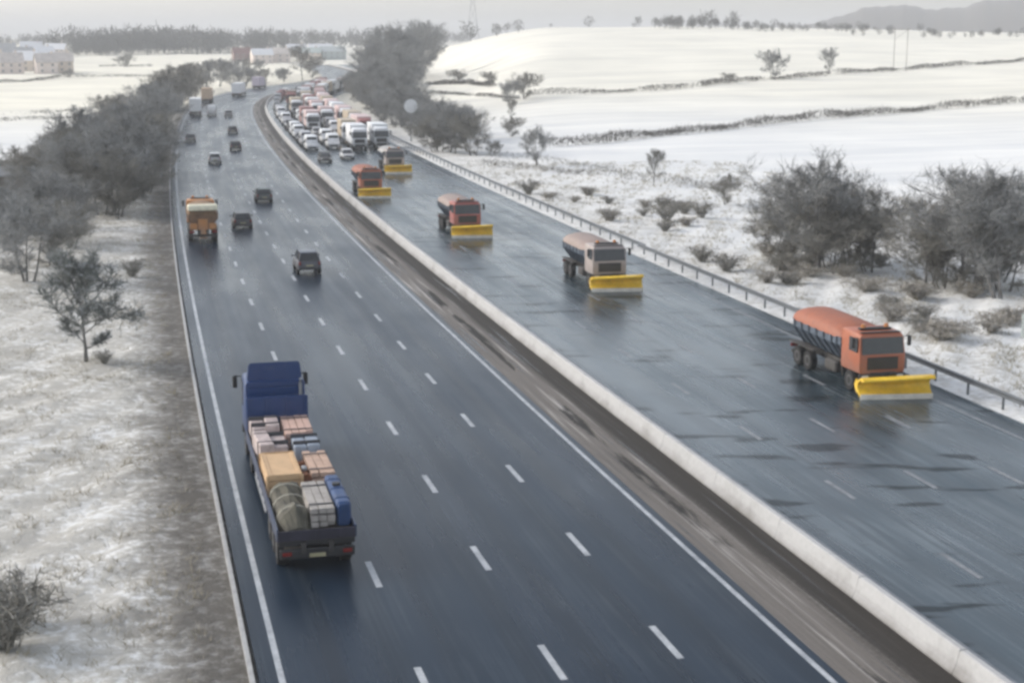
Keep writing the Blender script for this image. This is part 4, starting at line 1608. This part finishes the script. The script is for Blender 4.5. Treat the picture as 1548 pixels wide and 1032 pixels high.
for t in np.arange(236, 600, 13.0):
    for q in range(2):
        o = copy_tree(TP[rt.choice((1, 2, 4))])
        x, y, _ = P(43.5 + rt.uniform(.2, 10.0), float(t) + rt.uniform(-5, 5))
        k = rt.uniform(.45, .85)
        put(o, x, y, (k * 1.3, k * 1.3, k), rt.random() * 6.28)
        tag(o, LW, 'tree', GW)
for t in np.arange(138, 330, 8.0):
    o = copy_tree(TP[rt.choice((1, 2, 4, 4))])
    x, y, _ = P(rt.uniform(-9.5, -1.2), float(t) + rt.uniform(-3, 3))
    k = rt.uniform(.45, .85)
    put(o, x, y, (k * 1.45, k * 1.45, k), rt.random() * 6.28)
    tag(o, LV, 'tree', GV)
for t in np.arange(330, 620, 15.0):
    o = copy_tree(TP[rt.choice((1, 2, 4))])
    x, y, _ = P(rt.uniform(-9.0, .5), float(t) + rt.uniform(-5, 5))
    k = rt.uniform(.4, .75)
    put(o, x, y, (k * 1.4, k * 1.4, k), rt.random() * 6.28)
    tag(o, LV, 'tree', GV)

# ------------------------------------------------------------------ hedges
def hedge(pts, height, width, label, mat, per=26, seed=0, tw=.06, group='hedges across the snowy fields'):
    P3 = [pix(*p)[:2] for p in pts]
    rg = np.random.RandomState(seed)
    S, E, Wd = [], [], []
    ox, oy = P3[0]
    oz = gz(ox, oy)
    xs, ys = [], []
    for (x0, y0), (x1, y1) in zip(P3[:-1], P3[1:]):
        L = math.hypot(x1 - x0, y1 - y0)
        n = int(L * per)
        u = rg.rand(n)
        gap = np.sin(u * L * .35 + seed) + np.sin(u * L * .13 + 2 * seed) + rg.normal(size=n) * .5
        u = u[gap > -1.5]
        n = len(u)
        nx, ny = -(y1 - y0) / L, (x1 - x0) / L
        o = rg.normal(size=n) * width * .35
        xs.append(x0 + (x1 - x0) * u + nx * o)
        ys.append(y0 + (y1 - y0) * u + ny * o)
    x = np.concatenate(xs); y = np.concatenate(ys)
    z = ground_z(x, y)[0]
    n = len(x)
    hv = height * (0.75 + .35 * np.sin(x * .21 + seed) * np.sin(y * .17))
    a = rg.rand(n) ** .8
    s = np.stack([x - ox, y - oy, z - oz + a * hv * .8], 1)
    d = rg.normal(size=(n, 3)) * np.array([.5, .5, .4]) + np.array([0, 0, .5])
    e = s + d * (height * .30)
    o = quads_obj('hedge', s, e, np.full(n, tw), mat, None, seed, .4)
    o.location = (ox, oy, oz)
    tag(o, label, 'hedge', group)


M_HEDGE = twig_mat('dark_hedge', (0.055, 0.05, 0.043), (0.10, 0.092, 0.08), .15)
hedge([(832, 222), (905, 217), (1000, 206), (1130, 192), (1300, 176), (1430, 165), (1590, 152)], 2.0, 1.8, 'long dark hedge slanting up across the white field to the picture edge', M_HEDGE, 60, 1, .09)
hedge([(646, 128), (700, 128), (745, 132)], 1.8, 1.6, 'short hedge between the dark wood and the hill clump', M_HEDGE, 40, 2, .12)
hedge([(650, 142), (720, 146), (790, 152)], 1.2, 1.0, 'thin low hedge just below the short one', M_HEDGE, 26, 3, .12)
hedge([(800, 145), (880, 143), (970, 139), (1060, 132), (1090, 126), (1200, 119), (1310, 110), (1420, 102), (1560, 92)], 1.8, 1.6, 'upper hedge with two field trees below the hilltop', M_HEDGE, 40, 4, .12)
hedge([(712, 250), (800, 257), (900, 266), (1000, 276), (1090, 287), (1180, 298)], 1.3, 1.4, 'straggly brown hedge along the near meadow behind the brambles', twig_mat('pale_hedge', (0.11, 0.10, 0.085), (0.18, 0.165, 0.14), .4), 50, 5, .05)
hedge([(735, 238), (800, 243), (850, 247), (930, 262)], 1.0, 1.2, 'low thin hedge by the dark corner tree', M_TWIGB, 36, 6, .05)
hedge([(-40, 186), (60, 181), (150, 180)], 1.1, 1.0, 'closer of two low hedges in the white field behind the thicket', M_HEDGE, 30, 7, .09)
hedge([(-40, 177), (50, 173), (130, 166), (165, 163)], .9, .8, 'fainter low hedge just above the closer field hedge', M_HEDGE, 20, 8, .09)
hedge([(-40, 128), (40, 124), (90, 118), (130, 117), (200, 117), (260, 116), (310, 113)], 1.6, 1.6, 'dark hedge below the village across the white field', M_HEDGE, 30, 9, .14)
hedge([(150, 101), (190, 101), (230, 101)], 1.5, 1.4, 'short hedge around the solitary field bush', M_HEDGE, 20, 10, .2)
hedge([(250, 83), (300, 82), (360, 81)], 1.5, 1.5, 'distant hedge line leading to the red brown house', M_HEDGE, 16, 11, .25)
tree_at(192, 102, 82, 4, 1.5, 'solitary brown bush on the short field hedge', 'lone field bushes')
tree_at(105, 118, 106, 4, 1.6, 'dark bush on the hedge below the village', 'lone field bushes')


# ------------------------------------------------------------------ far woods (nobody could count these)
def far_wood(name, items, seed, mat, label):
    """items: (x_from, x_to, foot row, tree height m, count) in sight-line terms"""
    rg = np.random.RandomState(seed)
    S, E, Wd = [], [], []
    for x0, x1, fy, h, n in items:
        for i in range(n):
            px = x0 + (x1 - x0) * (i + rg.rand()) / n
            x, y, z, lam = pix(px, fy + rg.normal() * .7)
            x += rg.normal() * 10; y += rg.normal() * 16
            z = gz(x, y)
            hh = h * rg.uniform(.55, 1.15)
            w = hh * rg.uniform(.38, .6)
            m = 120
            dirs = rg.normal(size=(m, 3)); dirs /= np.linalg.norm(dirs, axis=1, keepdims=True)
            rad = rg.rand(m, 1) ** .4
            p = dirs * rad * np.array([w, w, hh * .46]) + np.array([x, y, z + hh * .52])
            d = rg.normal(size=(m, 3)) * .5 + np.array([0, 0, .5])
            S.append(p); E.append(p + d * hh * .17); Wd.append(np.full(m, hh * .042))
            t = np.array([[x, y, z - .3]])
            S.append(t); E.append(t + np.array([[0, 0, hh * .7]])); Wd.append(np.array([hh * .05]))
    o = quads_obj(name, np.concatenate(S), np.concatenate(E), np.concatenate(Wd), mat, None, seed, .5)
    tag(o, label, 'woodland', None, 'stuff')


M_FAR = twig_mat('far_wood_twigs', (0.075, 0.075, 0.07), (0.13, 0.125, 0.115), .2)
far_wood('far_woods', [(105, 330, 81, 16, 70), (130, 320, 77, 18, 60), (300, 420, 78, 16, 40), (400, 560, 72, 15, 45), (-40, 60, 72, 10, 24), (50, 110, 70, 12, 16), (110, 200, 84, 9, 30)], 41, M_FAR, 'hazy wood spread along the horizon behind the snowy fields')
far_wood('ridge_trees', [(625, 700, 66, 14, 40), (690, 765, 51, 9, 30), (890, 985, 40.5, 5.5, 34), (1000, 1075, 42, 6, 24), (1040, 1060, 42, 8, 6), (1075, 1160, 44, 4.5, 26), (1160, 1330, 47, 4, 40), (1330, 1560, 55, 3.5, 40), (800, 890, 41, 2.5, 14)], 42, M_FAR, 'broken line of bare trees along the top of the snowy hill')


# ------------------------------------------------------------------ distant hills
def hills():
    m, nt, b = new_mat('moorland')
    pos = nd(nt, 'ShaderNodeNewGeometry').outputs['Position']
    n1 = noise(nt, pos, .004, 6.0, .6)
    n2 = noise(nt, pos, .03, 4.0, .6)
    f = math_n(nt, 'ADD', math_n(nt, 'MULTIPLY', n1, .7), math_n(nt, 'MULTIPLY', n2, .3))
    nt.links.new(mixc(nt, ramp(nt, f, .68, .76), (0.085, 0.075, 0.065), (.5, .5, .49)), b.inputs['Base Color'])
    b.inputs['Roughness'].default_value = .95
    prof = [(1110, 44), (1180, 40), (1240, 30), (1290, 14), (1330, 9), (1370, 11), (1400, 16), (1440, 12), (1470, 4), (1510, 1), (1560, 6), (1640, 4), (1760, 16), (1900, 30), (2100, 44)]
    vs, fs = [], []
    us = np.arange(1100, 2100, 5.0)
    depth = [0, 120, 300, 520, 800, 1300]
    kz = [0, .45, .85, 1.0, .8, 0]
    D0 = 2000
    for u in us:
        row = np.interp(u, [p[0] for p in prof], [p[1] for p in prof]) + 1.2 * math.sin(u * .11) + .8 * math.sin(u * .31)
        ang = YAW + math.atan((u - 774) / F_PX)
        Dp = D0 + 520
        top = CAM_H + (60 - row) * Dp / F_PX
        for d_, k in zip(depth, kz):
            D = D0 + d_
            x, y = D * math.sin(ang), D * math.cos(ang)
            base = 8.0
            vs.append((x, y, base + max(0, top - base) * k - 3))
    n = len(depth)
    for i in range(len(us) - 1):
        for q in range(n - 1):
            a = i * n + q
            fs.append((a, a + n, a + n + 1, a + 1))
    me = bpy.data.meshes.new('hills')
    me.from_pydata(vs, [], fs)
    me.polygons.foreach_set('use_smooth', [True] * len(me.polygons))
    me.materials.append(m)
    o = bpy.data.objects.new('hills', me)
    COL.objects.link(o)
    tag(o, kind='structure')


hills()


# ------------------------------------------------------------------ houses, poles, sign
def house(px, py, w, d, hw, hr, wall, roof, label, rz=0.0, cat='house', group='houses of the far village', chim=True, windows=True):
    x, y, z, _ = pix(px, py)
    root = empty('house', (x, y, z - .2), rz)
    m = MB()
    m.box((0, 0, hw / 2), (w, d, hw))
    m.add([(-w / 2 + .002, -d / 2 + .001, hw), (-w / 2 + .002, d / 2 - .001, hw), (-w / 2 + .002, 0, hw + hr - .1), (w / 2 - .002, -d / 2 + .001, hw), (w / 2 - .002, d / 2 - .001, hw), (w / 2 - .002, 0, hw + hr - .1)], [(0, 1, 2), (3, 5, 4)])
    m.build('wall', wall, root)
    r = MB()
    e = .35
    for sy in (-1, 1):
        a0, a1 = Vector((0, sy * (d / 2 + e), hw - e * hr / (d / 2))), Vector((0, 0, hw + hr))
        up = Vector((0, 0, .18))
        r.add([(-w / 2 - e, a0.y, a0.z), (w / 2 + e, a0.y, a0.z), (w / 2 + e, 0, a1.z), (-w / 2 - e, 0, a1.z),
               (-w / 2 - e, a0.y, a0.z + .18), (w / 2 + e, a0.y, a0.z + .18), (w / 2 + e, 0, a1.z + .18), (-w / 2 - e, 0, a1.z + .18)],
              [(0, 1, 2, 3), (4, 7, 6, 5), (0, 4, 5, 1), (1, 5, 6, 2), (2, 6, 7, 3), (3, 7, 4, 0)])
    rf = r.build('roof', roof, root)
    if chim:
        MB().box((w * .3, 0, hw + hr + .4), (.9, .7, 1.5)).build('chimney', wall, rf)
    if windows:
        for fy in (-1,):
            for k in range(max(2, int(w / 3.2))):
                xx = -w / 2 + (k + .5) * w / max(2, int(w / 3.2))
                for zz in ((1.5, 4.0) if hw > 4.5 else (1.5,)):
                    MB().box((xx, fy * d / 2, zz), (.9, .12, 1.1)).build('window', plain('house_panes', (.22, .22, .22), .3), root)
    tag(root, label, cat, group)


WB = plain('village_brick', (.42, .35, .31), .85, var=.2, scale=.4)
WC = plain('cream_render', (.58, .50, .42), .85, var=.12, scale=.4)
WP = plain('pale_pink_render', (.62, .54, .49), .85, var=.12, scale=.4)
RS = plain('snowy_roof', (.70, .70, .71), .8, var=.12, scale=.5)
RB = plain('brown_tile_roof', (.50, .45, .41), .85, var=.25, scale=.5)
RR = plain('red_brown_roof', (.19, .10, .09), .85, var=.25, scale=.5)
RG = plain('slate_roof', (.32, .32, .32), .8, var=.25, scale=.5)
for args in (
        (10, 112, 14, 9, 5.2, 4, WP, RB, 'long pinkish house with brown roof at the picture edge of the village', .15),
        (42, 108, 11, 9, 5.2, 4, WC, RS, 'cream house with snowy roof between the long pinkish and brick houses', -.1),
        (70, 112, 9, 8, 5.2, 3.6, WP, RB, 'pinkish house with brown roof beside the gabled cream house', .2),
        (93, 110, 10, 9, 5.2, 3.6, WC, RB, 'cream house standing last at the field end of the village', .1),
        (28, 95, 16, 9, 5.2, 3.6, WB, RG, 'brick house with slate roof in the second village row', 0.0),
        (62, 93, 14, 9, 5.2, 3.6, WC, RS, 'cream house with white roof in the second village row', .25),
        (85, 86, 13, 9, 5.0, 3.6, WP, RS, 'small white roofed house highest at the village edge', -.2),
        (8, 86, 13, 9, 5.2, 3.6, WC, RG, 'pale house with slate roof behind the village at the picture edge', .1),
        (48, 82, 15, 9, 5.2, 3.6, WB, RS, 'far brick house with snowy roof behind the village', .1),
        (366, 93, 11, 8, 4.6, 3.6, plain('dark_red_brick', (.20, .13, .12), .85), RR, 'dark red brown house above the far bend of the road', .1),
        (396, 96, 12, 9, 5.2, 3.4, WP, RS, 'pinkish house with snowy roof beside the dark red brown house', .1),
        (424, 95, 12, 9, 5.2, 3.4, WP, RB, 'pinkish house with brown roof above the curving barrier', -.1),
        (448, 87, 13, 9, 5.2, 3.4, WC, RS, 'cream house with snowy roof behind the curving jam', .15),
        (484, 84, 17, 10, 5.0, 3.0, plain('white_shed_walls', (.66, .67, .67), .7), RS, 'wide white building above the far end of the jam', .1),
        (503, 90, 15, 10, 5.0, 3.0, plain('green_shed_walls', (.36, .40, .39), .7), plain('green_grey_roof', (.44, .47, .46), .7), 'greenish grey building between the jam and the dark wood', .1),
        (468, 91, 14, 9, 4.6, 3.0, WC, plain('pale_green_roof', (.42, .47, .44), .7), 'pale green roofed building overlooking the curving jam', -.1),
):
    house(*args)

xb, yb, zb_, _ = pix(2, 290)
house(4, 292, 7, 5, 2.4, 1.2, plain('barn_timber', (.16, .14, .125), .85), plain('barn_roof', (.26, .26, .26), .7), 'small dark shed with grey roof behind the bare edge tree', .4, 'shed', 'sheds by the bank', False, False)


def h_pole(px, py, top):
    x, y, z, lam = pix(px, py)
    h = (py - top) * lam / F_PX
    root = empty('power_pole', (x, y, z), -.3)
    mat = plain('weathered_pole', (.30, .28, .26), .85)
    for sx in (-1, 1):
        MB().tube([(sx * 2.0, 0, -.3), (sx * 2.0, 0, h)], [.13, .10], 8).build('pole', mat, root)
    m = MB()
    m.box((0, 0, h - .9), (5.2, .14, .16))
    m.tube([(-2, 0, h - 4), (2, 0, h - 1.1)], [.05, .05], 5)
    m.build('crossarm', mat, root)
    for xx in (-2.4, 0, 2.4):
        MB().tube([(xx, 0, h - .75), (xx, 0, h - .2)], [.07, .05], 8).build('insulator', plain('insulator_glaze', (.35, .33, .30), .3), root)
    tag(root, 'twin legged power pole standing in the snowy field below the hilltop', 'power pole')


h_pole(1360, 108, 42)


def pylon(px, foot, D, h, label):
    ang = YAW + math.atan((px - 774) / F_PX)
    x, y = D * math.sin(ang), D * math.cos(ang)
    root = empty('pylon', (x, y, gz(x, y)), -ang)
    m = MB()
    mat = plain('pylon_steel', (.25, .26, .27), .6, .3)
    levels = [(0, 4.2), (h * .25, 2.7), (h * .5, 1.5), (h * .62, 1.05), (h * .75, .9), (h * .88, .75), (h, .12)]
    for (z0, w0), (z1, w1) in zip(levels[:-1], levels[1:]):
        for sx in (-1, 1):
            for sy in (-1, 1):
                m.tube([(sx * w0, sy * w0, z0), (sx * w1, sy * w1, z1)], [.17, .15], 4)
        for sgn in (-1, 1):
            m.tube([(-w0, sgn * w0, z0), (w1, sgn * w1, z1)], [.08, .08], 3)
            m.tube([(w0, sgn * w0, z0), (-w1, sgn * w1, z1)], [.08, .08], 3)
            m.tube([(sgn * w0, -w0, z0), (sgn * w1, w1, z1)], [.08, .08], 3)
            m.tube([(sgn * w0, w0, z0), (sgn * w1, -w1, z1)], [.08, .08], 3)
    m.build('tower', mat, root)
    for z_, L in ((h * .62, 7.5), (h * .75, 9.0), (h * .88, 6.5)):
        a = MB()
        for sx in (-1, 1):
            a.tube([(sx * .8, -.6, z_), (sx * L, 0, z_ + .9)], [.10, .06], 4)
            a.tube([(sx * .8, .6, z_), (sx * L, 0, z_ + .9)], [.10, .06], 4)
            a.tube([(sx * .75, 0, z_ + 1.9), (sx * L, 0, z_ + .9)], [.10, .06], 4)
            a.tube([(sx * L, 0, z_ + .9), (sx * L, 0, z_ - 1.6)], [.09, .09], 5)
        a.build('crossarm', mat, root)
    tag(root, label, 'pylon')


pylon(716, 60, 980, 42, 'tall hazy lattice pylon rising behind the hill shoulder')


def sign():
    t = t_for(43.5, 214)
    x, y, z = P(43.2, t)
    z = gz(x, y)
    root = empty('road_sign', (x, y, z), -heading(t))
    MB().tube([(0, 0, -.3), (0, 0, 7.1)], [.13, .11], 10).build('post', M_STEEL, root)
    m = MB()
    n = 24
    m.loft([[(1.15 * math.cos(2 * math.pi * k / n), yy, 6.0 + 1.15 * math.sin(2 * math.pi * k / n)) for k in range(n)] for yy in (-.19, -.13)])
    m.build('sign_face', plain('pale_sign_face', (.62, .62, .62), .5, var=.1), root)
    tag(root, 'pale round sign on a post above the farthest snowplough', 'sign')


sign()


def marker():
    x, y, z, lam = pix(1552, 545)
    root = empty('marker_sign', (x, y, z), -.9)
    MB().tube([(0, 0, -.2), (0, 0, 2.2)], [.05, .05], 8).build('post', M_STEEL, root)
    MB().box((0, -.07, 1.9), (.75, .04, 1.3), bev=.015).build('panel', plain('grey_green_panel', (.36, .40, .38), .5), root)
    tag(root, 'grey green back of a marker sign at the picture edge behind the guard rail', 'sign')


marker()

# ------------------------------------------------------------------ grass and brambles
def grass(name, seed, n, region, hgt, mat, label, w=.03, lean=.5):
    rg = np.random.RandomState(seed)
    s0, s1, t0, t1 = region
    # denser close to the camera
    t = t0 + (t1 - t0) * rg.rand(n) ** 1.5
    s = s0 + (s1 - s0) * rg.rand(n)
    psi = np.interp(t, _t, _psi)
    s = s - S_OFF
    x = np.interp(t, _t, _rx) + s * np.cos(psi)
    y = np.interp(t, _t, _ry) - s * np.sin(psi)
    cl = np.sin(x * 1.3 + y * .4) * np.sin(y * 1.1 - x * .2) + .7 * np.sin(x * .45 - 1) * np.sin(y * .37) + rg.normal(size=n) * .45
    keep = cl > .15
    x, y = x[keep], y[keep]
    z = ground_z(x, y)[0]
    m = 5
    x = np.repeat(x, m); y = np.repeat(y, m); z = np.repeat(z, m)
    k = len(x)
    h = hgt * rg.uniform(.45, 1.2, k)
    a = np.stack([x + rg.normal(size=k) * .09, y + rg.normal(size=k) * .09, z - .03], 1)
    d = np.stack([rg.normal(size=k) * lean, rg.normal(size=k) * lean, np.ones(k)], 1) * h[:, None]
    o = quads_obj(name, a, a + d, np.full(k, w), mat, None, seed, .2)
    tag(o, label, 'grass', None, 'stuff')


M_GRASS = twig_mat('dead_grass', (0.26, 0.225, 0.15), (0.42, 0.38, 0.29), .45)
M_BRAMB = twig_mat('bramble_stems', (0.24, 0.22, 0.19), (0.38, 0.355, 0.31), .6)
grass('grass', 61, 26000, (-26, 2.6, 30, 190), .26, M_GRASS, 'tufts of dead frosted grass on the bank beside the edge line', .022, .7)
grass('grass', 62, 26000, (41.5, 82, 55, 210), .32, M_GRASS, 'dead grass poking through snow beyond the guard rail', .03, .6)


def shrub(seed, mat, h=1.2, spread=1.1):
    rg = np.random.RandomState(seed)
    n = 70
    root = empty('shrub')
    S, E, Wd = [], [], []
    for i in range(n):
        a = rg.rand() * 6.28
        r0 = rg.rand() * .3
        p = np.array([r0 * math.cos(a), r0 * math.sin(a), 0.0])
        L = h * rg.uniform(.6, 1.2)
        out = rg.uniform(.2, 1.0) * spread
        for k in range(5):
            f0, f1 = k / 5, (k + 1) / 5
            q = np.array([r0 * math.cos(a) + out * f1 * math.cos(a + .3 * f1), r0 * math.sin(a) + out * f1 * math.sin(a + .3 * f1), L * math.sin(f1 * 2.0)])
            S.append(p); E.append(q); Wd.append(.035)
            for _ in range(3):
                S.append(q); E.append(q + rg.normal(size=3) * .16 + np.array([0, 0, .07])); Wd.append(.03)
            p = q
    quads_obj('stems', S, E, Wd, mat, root, seed, .7)
    return root


SHR = [shrub(71, M_BRAMB), shrub(72, M_TWIGB, 1.5, 1.3), shrub(73, M_BRAMB, .9, 1.5)]
sh_used = set()
rs = random.Random(77)
GS = 'brambles on the snowy verge beyond the guard rail'
cnt = 0
while cnt < 48:
    px, py = rs.uniform(760, 1545), rs.uniform(290, 520)
    if py < 262 + (px - 700) * .28 - 40 or py > 250 + (px - 640) * .39 - 18 or (px > 1130 and py < 385):
        continue
    k = rs.randrange(3)
    o = copy_tree(SHR[k]) if k in sh_used else SHR[k]
    sh_used.add(k)
    x, y, z, lam = pix(px, py)
    sc = rs.uniform(.5, 1.05)
    put(o, x, y, (sc * 1.3, sc * 1.3, sc * .85), rs.random() * 6.28, .05)
    tag(o, 'tangled tan bramble shrub in the snow between guard rail and thicket', 'shrub', GS)
    cnt += 1
for px, py, sc, lab in ((8, 985, 1.3, 'dark straggly shrub low at the corner of the frosty bank'), (28, 940, 1.0, 'small dark shrub just above the straggly corner shrub'),
                        (158, 552, .5, 'little dark shrub at the foot of the lone rounded tree'), (200, 420, .9, 'low tan shrub on the bank near the slow lane truck')):
    o = copy_tree(SHR[1])
    x, y, z, lam = pix(px, py)
    put(o, x, y, (sc, sc, sc * .8), rs.random() * 6.28, .05)
    tag(o, lab, 'shrub', 'shrubs on the near frosty bank')

# ------------------------------------------------------------------ haze
hz = MB()
hz.box((0, 2000, 28), (13000, 11000, 120))
ho = hz.build('haze', haze_mat())
tag(ho, kind='stuff')
